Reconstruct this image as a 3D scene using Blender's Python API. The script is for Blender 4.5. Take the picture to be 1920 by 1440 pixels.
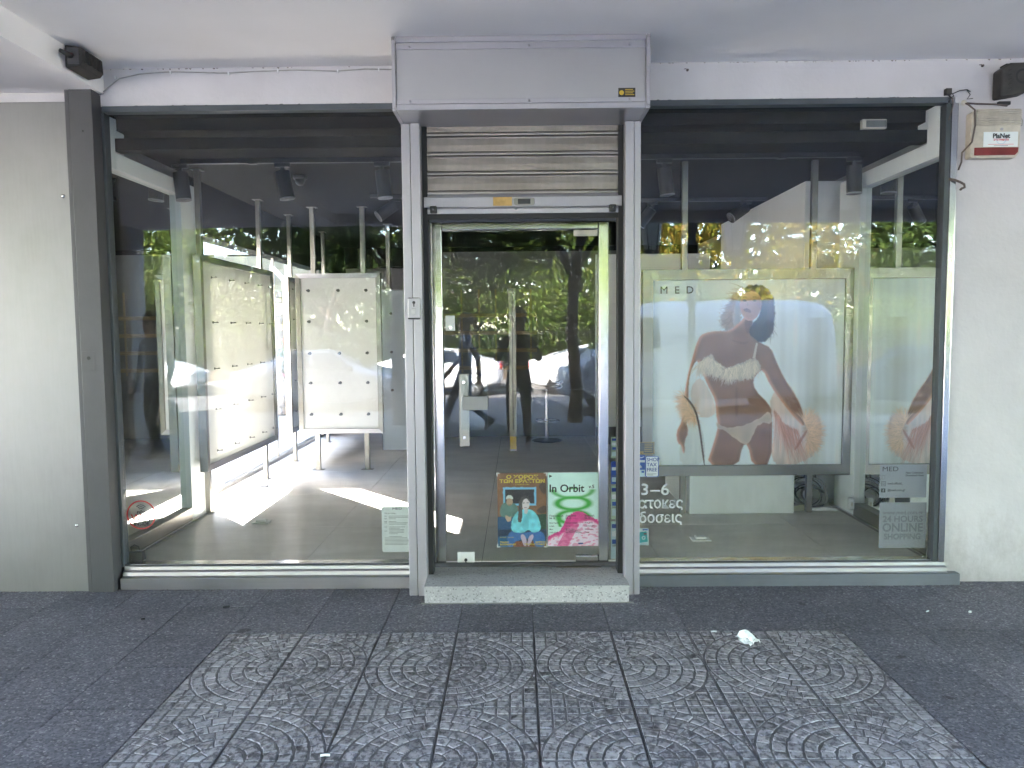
import bpy, bmesh, math, random
import numpy as np
from mathutils import Vector, Matrix

for o in list(bpy.data.objects):
    bpy.data.objects.remove(o)
sc = bpy.context.scene
COL = sc.collection
R = math.radians

# ------------------------------------------------------------------ camera
cam_d = bpy.data.cameras.new('camera')
cam = bpy.data.objects.new('camera', cam_d)
COL.objects.link(cam)
pitch, yaw, roll = R(4.1), R(0.48), R(0.5)
fw = Vector((-math.sin(yaw)*math.cos(pitch), math.cos(yaw)*math.cos(pitch), -math.sin(pitch)))
rt = Vector((math.cos(yaw), math.sin(yaw), 0))
up = rt.cross(fw)
rt2 = rt*math.cos(roll) - up*math.sin(roll)
up2 = up*math.cos(roll) + rt*math.sin(roll)
mw = Matrix((rt2, up2, -fw)).transposed().to_4x4()
mw.translation = (0, -4.61, 1.56)
cam.matrix_world = mw
cam_d.sensor_width = 36.0
cam_d.lens = 36.0*1442/1920
cam_d.clip_start = 0.02
cam_d.clip_end = 500
sc.camera = cam

# ------------------------------------------------------------------ sky, sun, exposure
SUN_EL = 32.0
sun_to = Vector((0.66, -0.75, -math.tan(R(SUN_EL)))).normalized()
w = bpy.data.worlds.new('World')
sc.world = w
w.use_nodes = True
nt = w.node_tree
bg = nt.nodes['Background']
sky = nt.nodes.new('ShaderNodeTexSky')
sky.sky_type = 'NISHITA'
sky.sun_disc = False
sky.sun_elevation = R(SUN_EL)
sky.sun_rotation = math.atan2(-0.66, 0.75) % (2*math.pi)
nt.links.new(sky.outputs[0], bg.inputs[0])
bg.inputs[1].default_value = 0.15
sun_d = bpy.data.lights.new('sun', 'SUN')
sun_d.energy = 4.0
sun_d.angle = R(0.5)
sun_d.color = (1.0, 0.94, 0.87)
sun = bpy.data.objects.new('sun', sun_d)
COL.objects.link(sun)
sun.rotation_euler = sun_to.to_track_quat('-Z', 'Y').to_euler()
sun.location = (-10, 12, 20)

sc.view_settings.view_transform = 'Standard'
sc.view_settings.look = 'None'
sc.view_settings.gamma = 1
sc.view_settings.use_curve_mapping = False
sc.view_settings.exposure = 5.55
cy = sc.cycles
cy.use_denoising = True
cy.use_adaptive_sampling = True
cy.adaptive_threshold = 0.02
cy.max_bounces = 7
cy.diffuse_bounces = 3
cy.glossy_bounces = 4
cy.transmission_bounces = 4
cy.transparent_max_bounces = 16
cy.caustics_reflective = False
cy.caustics_refractive = False
cy.sample_clamp_indirect = 4.0

# ------------------------------------------------------------------ materials
def lin(r, g, b):
    def f(c):
        c /= 255.0
        return c/12.92 if c <= 0.04045 else ((c+0.055)/1.055)**2.4
    return (f(r), f(g), f(b))

MATS = {}
def new_mat(name):
    m = bpy.data.materials.new(name)
    m.use_nodes = True
    n = m.node_tree
    b = n.nodes['Principled BSDF']
    MATS[name] = m
    return m, n, b

def N(n, typ, **kw):
    nd = n.nodes.new(typ)
    for k, v in kw.items():
        setattr(nd, k, v)
    return nd

def setin(nd, **kw):
    for k, v in kw.items():
        nd.inputs[k].default_value = v

def ramp(n, fac, stops):
    r = n.nodes.new('ShaderNodeValToRGB')
    el = r.color_ramp.elements
    el[0].position, el[0].color = stops[0][0], (*stops[0][1], 1)
    el[1].position, el[1].color = stops[-1][0], (*stops[-1][1], 1)
    for p, c in stops[1:-1]:
        e = el.new(p)
        e.color = (*c, 1)
    n.links.new(fac, r.inputs[0])
    return r

def coords(n, kind='Object'):
    return n.nodes.new('ShaderNodeTexCoord').outputs[kind]

def noise(n, vec, scale, detail=4, rough=0.55):
    t = n.nodes.new('ShaderNodeTexNoise')
    t.inputs['Scale'].default_value = scale
    t.inputs['Detail'].default_value = detail
    t.inputs['Roughness'].default_value = rough
    n.links.new(vec, t.inputs['Vector'])
    return t.outputs['Fac']

def bump(n, b, h, strength, dist):
    bp = n.nodes.new('ShaderNodeBump')
    bp.inputs['Strength'].default_value = strength
    bp.inputs['Distance'].default_value = dist
    n.links.new(h, bp.inputs['Height'])
    n.links.new(bp.outputs[0], b.inputs['Normal'])

def vscale(n, vec, s):
    mp = n.nodes.new('ShaderNodeMapping')
    mp.inputs['Scale'].default_value = s
    n.links.new(vec, mp.inputs[0])
    return mp.outputs[0]

def M(name, col, rough=0.6, metal=0.0, var=0.12, nscale=6.0, bumps=None, spec=0.5, stretch=None, kind='Object'):
    """procedural material: base colour broken up by noise, optional bump=(scale,strength,dist)"""
    m, n, b = new_mat(name)
    v = coords(n, kind)
    if stretch:
        v = vscale(n, v, stretch)
    f = noise(n, v, nscale)
    lo = tuple(max(0, c*(1-var)) for c in col)
    hi = tuple(min(1, c*(1+var)) for c in col)
    r = ramp(n, f, [(0.3, lo), (0.7, hi)])
    n.links.new(r.outputs[0], b.inputs['Base Color'])
    setin(b, Roughness=rough, Metallic=metal)
    b.inputs['Specular IOR Level'].default_value = spec
    rr = n.nodes.new('ShaderNodeMapRange')
    rr.inputs['To Min'].default_value = max(0, rough-0.08)
    rr.inputs['To Max'].default_value = min(1, rough+0.08)
    n.links.new(f, rr.inputs[0])
    n.links.new(rr.outputs[0], b.inputs['Roughness'])
    if bumps:
        bump(n, b, noise(n, v, bumps[0], 5), bumps[1], bumps[2])
    return m

def glass_mat(name, f0=0.05, tint=(0.965, 0.985, 0.975)):
    m, n, b = new_mat(name)
    n.nodes.remove(b)
    out = n.nodes['Material Output']
    lw = N(n, 'ShaderNodeLayerWeight')
    lw.inputs['Blend'].default_value = 0.5
    p = N(n, 'ShaderNodeMath', operation='POWER')
    n.links.new(lw.outputs['Facing'], p.inputs[0])
    p.inputs[1].default_value = 5.0
    ma = N(n, 'ShaderNodeMath', operation='MULTIPLY_ADD')
    n.links.new(p.outputs[0], ma.inputs[0])
    ma.inputs[1].default_value = 1-f0
    ma.inputs[2].default_value = f0
    tr = N(n, 'ShaderNodeBsdfTransparent')
    tr.inputs[0].default_value = (*tint, 1)
    gl = N(n, 'ShaderNodeBsdfGlossy')
    gl.inputs['Roughness'].default_value = 0.0
    gl.inputs['Color'].default_value = (1, 1, 1, 1)
    mx = N(n, 'ShaderNodeMixShader')
    n.links.new(ma.outputs[0], mx.inputs[0])
    n.links.new(tr.outputs[0], mx.inputs[1])
    n.links.new(gl.outputs[0], mx.inputs[2])
    if name != 'glass':
        n.links.new(mx.outputs[0], out.inputs[0])
        return m
    gm = N(n, 'ShaderNodeNewGeometry')
    wv = noise(n, gm.outputs['Position'], 1.6, 2, 0.4)
    bp = N(n, 'ShaderNodeBump'); bp.inputs['Strength'].default_value = 1.0; bp.inputs['Distance'].default_value = 0.0012
    n.links.new(wv, bp.inputs['Height']); n.links.new(bp.outputs[0], gl.inputs['Normal'])
    sz = N(n, 'ShaderNodeSeparateXYZ'); n.links.new(gm.outputs['Position'], sz.inputs[0])
    low = N(n, 'ShaderNodeMapRange'); setin(low, **{'From Min': 0.13, 'From Max': 0.75, 'To Min': 0.30, 'To Max': 0.0})
    n.links.new(sz.outputs['Z'], low.inputs[0])
    ds_ = noise(n, vscale(n, gm.outputs['Position'], (1, 1, 0.4)), 9, 7, 0.75)
    s1 = N(n, 'ShaderNodeMath', operation='ADD'); n.links.new(low.outputs[0], s1.inputs[0]); n.links.new(ds_, s1.inputs[1])
    dm = N(n, 'ShaderNodeMapRange'); setin(dm, **{'From Min': 0.55, 'From Max': 1.05, 'To Min': 0.0, 'To Max': 0.07})
    n.links.new(s1.outputs[0], dm.inputs[0])
    df = N(n, 'ShaderNodeBsdfDiffuse'); df.inputs[0].default_value = (0.55, 0.54, 0.52, 1)
    m2 = N(n, 'ShaderNodeMixShader'); n.links.new(dm.outputs[0], m2.inputs[0]); n.links.new(mx.outputs[0], m2.inputs[1]); n.links.new(df.outputs[0], m2.inputs[2])
    n.links.new(m2.outputs[0], out.inputs[0])
    return m

glass_mat('glass', 0.029, (0.985, 0.992, 0.99))
glass_mat('clear_plastic', 0.04, (0.93, 0.95, 0.95))
glass_mat('car_glass', 0.06, (0.25, 0.29, 0.30))

# plaster and paint
M('white_plaster', (0.58, 0.552, 0.558), 0.8, var=0.06, nscale=2.5, bumps=(26, 0.25, 0.012))
M('soffit_paint', (0.88, 0.855, 0.835), 0.75, var=0.06, nscale=0.8, bumps=(40, 0.12, 0.006))
M('inner_white', (0.86, 0.86, 0.855), 0.6, var=0.05, nscale=1.6)
M('portal_white', (0.80, 0.83, 0.82), 0.4, var=0.05, nscale=2.0)
M('dark_ceiling', (0.014, 0.014, 0.0135), 0.85, var=0.15, nscale=1.5, bumps=(30, 0.2, 0.006), spec=0.12)
M('inner_grey', (0.30, 0.295, 0.28), 0.7, var=0.08, nscale=1.5)
M('blue_grey_panel', (0.30, 0.345, 0.37), 0.45, var=0.08, nscale=1.5)
M('black_plastic', (0.018, 0.017, 0.016), 0.45, var=0.3, nscale=30, bumps=(120, 0.15, 0.002))
M('dusty_black', (0.03, 0.026, 0.023), 0.6, var=0.5, nscale=14)
M('black_rubber', (0.012, 0.012, 0.013), 0.7, var=0.2, nscale=20)
M('spot_black', (0.030, 0.031, 0.034), 0.42, var=0.1, nscale=9)
M('white_plastic', (0.72, 0.72, 0.71), 0.4, var=0.04, nscale=9)
M('cream_plastic', (0.55, 0.50, 0.42), 0.5, var=0.12, nscale=9)
M('alarm_cream', (0.50, 0.45, 0.37), 0.55, var=0.22, nscale=11, bumps=(60, 0.1, 0.003))
M('alarm_red', (0.20, 0.018, 0.02), 0.35, var=0.25, nscale=9)
M('paper_white', (0.74, 0.78, 0.77), 0.7, var=0.03, nscale=7)
M('ink', (0.018, 0.02, 0.022), 0.6, var=0.1)
M('ink_grey', (0.13, 0.135, 0.14), 0.6, var=0.1)
M('ink_red', (0.66, 0.06, 0.06), 0.5, var=0.1)
M('ink_blue', (0.02, 0.05, 0.30), 0.5, var=0.1)
M('ink_yellow', (0.72, 0.52, 0.06), 0.5, var=0.05)
M('vinyl_white', (0.80, 0.80, 0.82), 0.5, var=0.03)
M('vinyl_blue', (0.025, 0.085, 0.40), 0.4, var=0.08)
M('vinyl_pale', (0.55, 0.66, 0.72), 0.4, var=0.05)
M('vinyl_teal', (0.03, 0.33, 0.36), 0.4, var=0.1)
M('vinyl_green', (0.48, 0.58, 0.44), 0.5, var=0.08)
M('vinyl_tan', (0.42, 0.30, 0.14), 0.5, var=0.08)
M('frosted_grey', (0.225, 0.232, 0.262), 0.6, var=0.04)
M('frosted_letter', (0.135, 0.142, 0.165), 0.6, var=0.04)
M('brass', (0.42, 0.27, 0.10), 0.4, metal=0.7, var=0.2, nscale=30)
M('label_black', (0.02, 0.018, 0.014), 0.45, var=0.1)
M('label_yellow', (0.62, 0.42, 0.04), 0.45, var=0.1)
M('cable_grey', (0.33, 0.33, 0.30), 0.55, var=0.15, nscale=20)
M('cable_brown', (0.10, 0.075, 0.065), 0.65, var=0.3, nscale=40)
M('cable_black', (0.015, 0.015, 0.016), 0.5, var=0.2, nscale=20)
M('wood_rail', (0.26, 0.20, 0.115), 0.5, var=0.25, nscale=7, stretch=(1, 1, 9))
M('grid_dark', (0.15, 0.15, 0.14), 0.6, var=0.15, nscale=3)
M('mirror', (0.86, 0.90, 0.88), 0.0, metal=1.0, var=0.0)
MATS['mirror'].node_tree.nodes['Principled BSDF'].inputs['Roughness'].default_value = 0.0
for l in list(MATS['mirror'].node_tree.links):
    if l.to_socket.name == 'Roughness':
        MATS['mirror'].node_tree.links.remove(l)

m = MATS['white_plaster']; n = m.node_tree; b = n.nodes['Principled BSDF']
gm = N(n, 'ShaderNodeNewGeometry'); sx = N(n, 'ShaderNodeSeparateXYZ'); n.links.new(gm.outputs['Position'], sx.inputs[0])
band = N(n, 'ShaderNodeMapRange'); setin(band, **{'From Min': 0.0, 'From Max': 0.55, 'To Min': 0.42, 'To Max': 0.0})
n.links.new(sx.outputs['Z'], band.inputs[0])
sp1 = noise(n, vscale(n, gm.outputs['Position'], (1, 1, 0.55)), 7, 8, 0.75)
su = N(n, 'ShaderNodeMath', operation='ADD'); n.links.new(band.outputs[0], su.inputs[0]); n.links.new(sp1, su.inputs[1])
dr = ramp(n, su.outputs[0], [(0.62, (1, 1, 1)), (0.72, (0.93, 0.92, 0.91)), (0.95, (0.74, 0.72, 0.70))])
sc1 = ramp(n, noise(n, vscale(n, gm.outputs['Position'], (3, 3, 1)), 3.3, 9, 0.8), [(0.25, (0.86, 0.85, 0.84)), (0.36, (1, 1, 1))])
q1 = N(n, 'ShaderNodeMixRGB', blend_type='MULTIPLY'); q1.inputs[0].default_value = 1
q2 = N(n, 'ShaderNodeMixRGB', blend_type='MULTIPLY'); q2.inputs[0].default_value = 1
old = b.inputs['Base Color'].links[0].from_socket
n.links.new(old, q1.inputs[1]); n.links.new(dr.outputs[0], q1.inputs[2])
n.links.new(q1.outputs[0], q2.inputs[1]); n.links.new(sc1.outputs[0], q2.inputs[2])
n.links.new(q2.outputs[0], b.inputs['Base Color'])

# metals
def brushed(name, col, rough, axis=(1, 1, 40), blot=0.12, metal=1.0):
    m, n, b = new_mat(name)
    v = coords(n)
    f1 = noise(n, vscale(n, v, axis), 9, 3)
    f2 = noise(n, v, 2.2, 5, 0.65)
    mx = N(n, 'ShaderNodeMath', operation='MULTIPLY_ADD')
    n.links.new(f1, mx.inputs[0]); mx.inputs[1].default_value = 0.35
    n.links.new(f2, mx.inputs[2])
    lo = tuple(c*(1-blot) for c in col); hi = tuple(min(1, c*(1+blot)) for c in col)
    r = ramp(n, mx.outputs[0], [(0.4, lo), (0.95, hi)])
    n.links.new(r.outputs[0], b.inputs['Base Color'])
    setin(b, Metallic=metal)
    rr = n.nodes.new('ShaderNodeMapRange')
    rr.inputs['From Min'].default_value = 0.3; rr.inputs['From Max'].default_value = 1.0
    rr.inputs['To Min'].default_value = max(0.03, rough-0.1); rr.inputs['To Max'].default_value = rough+0.12
    n.links.new(mx.outputs[0], rr.inputs[0])
    n.links.new(rr.outputs[0], b.inputs['Roughness'])
    bump(n, b, f1, 0.015, 0.0006)
    return m
brushed('stainless', (0.29, 0.275, 0.25), 0.32, (40, 40, 1))
brushed('stainless_h', (0.42, 0.405, 0.43), 0.32, (1, 40, 40))
brushed('polished_steel', (0.50, 0.485, 0.505), 0.16, (40, 40, 1), 0.08)
brushed('clad_steel', (0.255, 0.248, 0.248), 0.42, (9, 9, 0.8), 0.11, 0.9)
brushed('grey_steel', (0.085, 0.083, 0.088), 0.45, (30, 30, 1), 0.16, 0.35)
brushed('alu_paint', (0.385, 0.37, 0.395), 0.38, (40, 40, 1), 0.07, 0.5)
brushed('alu_panel', (0.39, 0.38, 0.39), 0.36, (1, 40, 40), 0.05, 0.6)
brushed('slate_frame', (0.075, 0.085, 0.095), 0.4, (1, 40, 40), 0.15, 0.3)
brushed('base_steel', (0.17, 0.18, 0.205), 0.42, (1, 40, 40), 0.2, 0.4)
brushed('slat_rib', (0.50, 0.465, 0.44), 0.34, (1, 40, 40), 0.15)

# perforated shutter slat
m, n, b = new_mat('perforated')
v = coords(n)
vo = N(n, 'ShaderNodeTexVoronoi'); vo.inputs['Scale'].default_value = 150; vo.inputs['Randomness'].default_value = 0.0
n.links.new(vscale(n, v, (1, 0.0, 1.0)), vo.inputs['Vector'])
hole = ramp(n, vo.outputs['Distance'], [(0.30, (0.02, 0.018, 0.016)), (0.42, (1, 1, 1))])
dirt = ramp(n, noise(n, vscale(n, v, (1, 1, 1.6)), 3.2, 4, 0.6), [(0.30, (0.28, 0.238, 0.212)), (0.55, (0.36, 0.315, 0.285)), (0.75, (0.43, 0.39, 0.36))])
mx = N(n, 'ShaderNodeMixRGB', blend_type='MULTIPLY'); mx.inputs[0].default_value = 0.75
n.links.new(dirt.outputs[0], mx.inputs[1]); n.links.new(hole.outputs[0], mx.inputs[2])
n.links.new(mx.outputs[0], b.inputs['Base Color'])
setin(b, Roughness=0.42, Metallic=0.75)

# pavement: dark exposed-aggregate slabs
m, n, b = new_mat('dark_slab')
v = coords(n, 'Object')
oi = N(n, 'ShaderNodeObjectInfo')
va = N(n, 'ShaderNodeVectorMath', operation='ADD')
gm = N(n, 'ShaderNodeNewGeometry')
n.links.new(gm.outputs['Position'], va.inputs[0])
va.inputs[1].default_value = (7, 3, 0)
pos = va.outputs[0]
vo = N(n, 'ShaderNodeTexVoronoi'); vo.inputs['Scale'].default_value = 115
n.links.new(pos, vo.inputs['Vector'])
bw = N(n, 'ShaderNodeSeparateColor'); n.links.new(vo.outputs['Color'], bw.inputs[0])
gr = ramp(n, bw.outputs[0], [(0.0, (0.066, 0.063, 0.076)), (0.45, (0.118, 0.113, 0.133)), (0.85, (0.162, 0.156, 0.180)), (0.97, (0.235, 0.23, 0.24)), (1.0, (0.33, 0.32, 0.325))])
st = ramp(n, noise(n, pos, 1.1, 8, 0.72), [(0.28, (0.58, 0.58, 0.60)), (0.5, (0.95, 0.95, 0.96)), (0.72, (1.22, 1.20, 1.18))])
mx = N(n, 'ShaderNodeMixRGB', blend_type='MULTIPLY'); mx.inputs[0].default_value = 1
n.links.new(gr.outputs[0], mx.inputs[1]); n.links.new(st.outputs[0], mx.inputs[2])
rv = ramp(n, oi.outputs['Random'], [(0, (0.86, 0.86, 0.89)), (0.5, (1.02, 1.02, 1.04)), (1, (1.2, 1.18, 1.18))])
mx2 = N(n, 'ShaderNodeMixRGB', blend_type='MULTIPLY'); mx2.inputs[0].default_value = 1
n.links.new(mx.outputs[0], mx2.inputs[1]); n.links.new(rv.outputs[0], mx2.inputs[2])
n.links.new(mx2.outputs[0], b.inputs['Base Color'])
setin(b, Roughness=0.62)
gum = ramp(n, noise(n, pos, 5.5, 1, 0.3), [(0.225, (0.45, 0.44, 0.44)), (0.245, (1, 1, 1))])
mx3 = N(n, 'ShaderNodeMixRGB', blend_type='MULTIPLY'); mx3.inputs[0].default_value = 1
n.links.new(mx2.outputs[0], mx3.inputs[1]); n.links.new(gum.outputs[0], mx3.inputs[2])
n.links.new(mx3.outputs[0], b.inputs['Base Color'])
bump(n, b, bw.outputs[0], 0.25, 0.0025)

# cast cobble-pattern tiles: raised setts and joints
m, n, b = new_mat('sett_top')
gm = N(n, 'ShaderNodeNewGeometry')
pos = gm.outputs['Position']
wrn = noise(n, vscale(n, pos, (1.0, 0.75, 1)), 42, 6, 0.64)
big = noise(n, pos, 2.0, 4, 0.6)
ad = N(n, 'ShaderNodeMath', operation='MULTIPLY_ADD')
n.links.new(big, ad.inputs[0]); ad.inputs[1].default_value = 0.32
n.links.new(wrn, ad.inputs[2])
cr = ramp(n, ad.outputs[0], [(0.50, (0.095, 0.086, 0.099)), (0.61, (0.150, 0.137, 0.152)), (0.65, (0.285, 0.265, 0.285)), (0.80, (0.385, 0.362, 0.382))])
at = N(n, 'ShaderNodeAttribute'); at.attribute_name = 'tone'
mx = N(n, 'ShaderNodeMixRGB', blend_type='MULTIPLY'); mx.inputs[0].default_value = 1
n.links.new(cr.outputs[0], mx.inputs[1]); n.links.new(at.outputs['Color'], mx.inputs[2])
spots = ramp(n, noise(n, pos, 9, 2, 0.4), [(0.27, (0.3, 0.28, 0.28)), (0.31, (1, 1, 1))])
mx2 = N(n, 'ShaderNodeMixRGB', blend_type='MULTIPLY'); mx2.inputs[0].default_value = 1
n.links.new(mx.outputs[0], mx2.inputs[1]); n.links.new(spots.outputs[0], mx2.inputs[2])
n.links.new(mx2.outputs[0], b.inputs['Base Color'])
setin(b, Roughness=0.55)
bump(n, b, wrn, 0.5, 0.004)
M('sett_joint', (0.150, 0.139, 0.150), 0.75, var=0.3, nscale=14, bumps=(70, 0.3, 0.003))
M('grout', (0.062, 0.060, 0.066), 0.85, var=0.3, nscale=8)
M('step_terrazzo', (0.42, 0.405, 0.41), 0.42, var=0.12, nscale=3, bumps=(90, 0.1, 0.002))
# speckle on the terrazzo
m = MATS['step_terrazzo']; n = m.node_tree; b = n.nodes['Principled BSDF']
v = coords(n)
vo = N(n, 'ShaderNodeTexVoronoi'); vo.inputs['Scale'].default_value = 130
n.links.new(v, vo.inputs['Vector'])
s2 = N(n, 'ShaderNodeSeparateColor'); n.links.new(vo.outputs['Color'], s2.inputs[0])
sr = ramp(n, s2.outputs[0], [(0.0, (0.45, 0.44, 0.45)), (0.15, (0.95, 0.95, 0.95)), (0.9, (1.05, 1.05, 1.05)), (1.0, (1.3, 1.3, 1.28))])
mx = N(n, 'ShaderNodeMixRGB', blend_type='MULTIPLY'); mx.inputs[0].default_value = 1
old = b.inputs['Base Color'].links[0].from_socket
n.links.new(old, mx.inputs[1]); n.links.new(sr.outputs[0], mx.inputs[2])
n.links.new(mx.outputs[0], b.inputs['Base Color'])

# interior floor
m, n, b = new_mat('floor_tile')
gm = N(n, 'ShaderNodeNewGeometry')
pos = gm.outputs['Position']
f = noise(n, vscale(n, pos, (1, 2.2, 1)), 2.3, 7, 0.62)
cr = ramp(n, f, [(0.3, (0.50, 0.472, 0.442)), (0.55, (0.61, 0.578, 0.546)), (0.75, (0.70, 0.667, 0.635))])
n.links.new(cr.outputs[0], b.inputs['Base Color'])
b.inputs['Specular IOR Level'].default_value = 0.45
rr = n.nodes.new('ShaderNodeMapRange'); rr.inputs['To Min'].default_value = 0.26; rr.inputs['To Max'].default_value = 0.44
n.links.new(f, rr.inputs[0]); n.links.new(rr.outputs[0], b.inputs['Roughness'])
bump(n, b, noise(n, pos, 60, 3), 0.05, 0.002)

# outdoors
M('asphalt', (0.19, 0.186, 0.182), 0.85, var=0.25, nscale=3, bumps=(60, 0.5, 0.01), kind='Object')
M('kerb_stone', (0.26, 0.25, 0.24), 0.75, var=0.15, nscale=5)
M('court_paver', (0.48, 0.47, 0.445), 0.6, var=0.10, nscale=4)
M('soil', (0.10, 0.075, 0.05), 0.95, var=0.3, nscale=5)
M('stucco_cream', (0.36, 0.33, 0.28), 0.85, var=0.06, nscale=2)
M('stucco_white', (0.50, 0.49, 0.475), 0.85, var=0.05, nscale=2)
M('stucco_olive', (0.22, 0.21, 0.15), 0.8, var=0.06, nscale=2)
M('stone', (0.22, 0.17, 0.115), 0.9, var=0.3, nscale=5, bumps=(14, 0.6, 0.02))
M('shop_brown', (0.085, 0.045, 0.025), 0.6, var=0.25, nscale=5)
M('iron_black', (0.012, 0.012, 0.013), 0.5, var=0.2, nscale=12)
M('lantern_glass', (0.75, 0.76, 0.74), 0.3, var=0.05)
M('bark', (0.10, 0.075, 0.055), 0.95, var=0.35, nscale=9, stretch=(1, 1, 0.25), bumps=(18, 0.7, 0.02))
M('paint_white', (0.78, 0.78, 0.78), 0.25, var=0.02)
M('paint_van', (0.36, 0.40, 0.46), 0.3, var=0.03)
M('paint_silver', (0.52, 0.54, 0.57), 0.28, metal=0.3, var=0.03)
M('paint_navy', (0.03, 0.045, 0.10), 0.22, var=0.05)
M('paint_grey', (0.22, 0.23, 0.25), 0.25, metal=0.3, var=0.03)
M('car_trim', (0.02, 0.02, 0.021), 0.6, var=0.1)
M('tyre', (0.02, 0.02, 0.02), 0.85, var=0.2, nscale=12)
M('rim', (0.55, 0.56, 0.57), 0.3, metal=0.8, var=0.05)
M('headlight', (0.72, 0.73, 0.72), 0.12, var=0.03)
M('taillight', (0.42, 0.02, 0.02), 0.2, var=0.05)
M('skin', (0.42, 0.26, 0.18), 0.55, var=0.08)
M('jacket_dark', (0.022, 0.023, 0.028), 0.8, var=0.2)
M('shirt_blue', (0.22, 0.27, 0.36), 0.85, var=0.1)
M('shirt_white', (0.55, 0.56, 0.58), 0.8, var=0.08)
M('jeans', (0.12, 0.145, 0.20), 0.85, var=0.15)
M('jeans_dark', (0.035, 0.04, 0.055), 0.85, var=0.15)
M('shoe_pale', (0.45, 0.45, 0.50), 0.6, var=0.1)
M('shoe_brown', (0.08, 0.05, 0.035), 0.6, var=0.1)
M('hair_dark', (0.018, 0.013, 0.010), 0.6, var=0.3)
M('bag_cloth', (0.42, 0.38, 0.32), 0.9, var=0.12)

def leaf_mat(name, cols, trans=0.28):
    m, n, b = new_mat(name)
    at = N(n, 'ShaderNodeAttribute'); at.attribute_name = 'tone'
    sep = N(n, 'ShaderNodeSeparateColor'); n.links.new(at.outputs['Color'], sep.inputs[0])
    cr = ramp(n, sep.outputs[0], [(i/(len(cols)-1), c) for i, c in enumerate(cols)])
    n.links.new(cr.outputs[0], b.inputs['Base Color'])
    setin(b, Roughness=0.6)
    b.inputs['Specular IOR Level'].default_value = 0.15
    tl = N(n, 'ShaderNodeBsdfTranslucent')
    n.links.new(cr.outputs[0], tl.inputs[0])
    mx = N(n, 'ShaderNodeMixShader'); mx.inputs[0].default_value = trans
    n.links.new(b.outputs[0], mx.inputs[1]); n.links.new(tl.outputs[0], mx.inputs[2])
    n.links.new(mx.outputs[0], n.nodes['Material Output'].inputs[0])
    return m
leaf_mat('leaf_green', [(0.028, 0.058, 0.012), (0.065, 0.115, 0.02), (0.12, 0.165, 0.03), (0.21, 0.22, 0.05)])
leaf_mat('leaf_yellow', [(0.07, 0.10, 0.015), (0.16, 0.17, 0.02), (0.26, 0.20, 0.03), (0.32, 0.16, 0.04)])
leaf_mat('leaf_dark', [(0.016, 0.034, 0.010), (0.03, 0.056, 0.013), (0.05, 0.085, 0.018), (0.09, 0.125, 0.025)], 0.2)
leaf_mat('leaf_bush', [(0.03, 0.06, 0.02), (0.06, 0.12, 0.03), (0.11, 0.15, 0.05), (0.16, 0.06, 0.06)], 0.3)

# translucent display board
m, n, b = new_mat('board_white')
v = coords(n)
f = noise(n, v, 1.4, 4)
cr = ramp(n, f, [(0.3, (0.68, 0.68, 0.67)), (0.7, (0.75, 0.75, 0.74))])
n.links.new(cr.outputs[0], b.inputs['Base Color'])
setin(b, Roughness=0.35)
tl = N(n, 'ShaderNodeBsdfTranslucent'); tl.inputs[0].default_value = (0.72, 0.70, 0.64, 1)
mx = N(n, 'ShaderNodeMixShader'); mx.inputs[0].default_value = 0.12
n.links.new(b.outputs[0], mx.inputs[1]); n.links.new(tl.outputs[0], mx.inputs[2])
n.links.new(mx.outputs[0], n.nodes['Material Output'].inputs[0])

M('board_opaque', (0.60, 0.60, 0.59), 0.4, var=0.05, nscale=1.4)
# print: colour from a mesh colour attribute
def print_mat(name, rough=0.35):
    m, n, b = new_mat(name)
    at = N(n, 'ShaderNodeAttribute'); at.attribute_name = 'print'
    n.links.new(at.outputs['Color'], b.inputs['Base Color'])
    setin(b, Roughness=rough)
    return m
print_mat('print_gloss', 0.3)
print_mat('print_paper', 0.5)

# ------------------------------------------------------------------ object helpers
def tag(o, label=None, cat=None, group=None, kind=None):
    if label: o['label'] = label
    if cat: o['category'] = cat
    if group: o['group'] = group
    if kind: o['kind'] = kind
    return o

def empty(name, loc=(0, 0, 0), rz=0.0, label=None, cat=None, group=None):
    o = bpy.data.objects.new(name, None)
    o.empty_display_size = 0.1
    o.location = loc
    o.rotation_euler = (0, 0, rz)
    COL.objects.link(o)
    return tag(o, label, cat, group)

def link(name, me, mats, parent=None, loc=None):
    o = bpy.data.objects.new(name, me)
    if not isinstance(mats, (list, tuple)):
        mats = [mats]
    for mm in mats:
        if mm is not None:
            me.materials.append(MATS[mm])
    COL.objects.link(o)
    if loc is not None:
        o.location = loc
    if parent is not None:
        o.parent = parent
    return o

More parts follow.
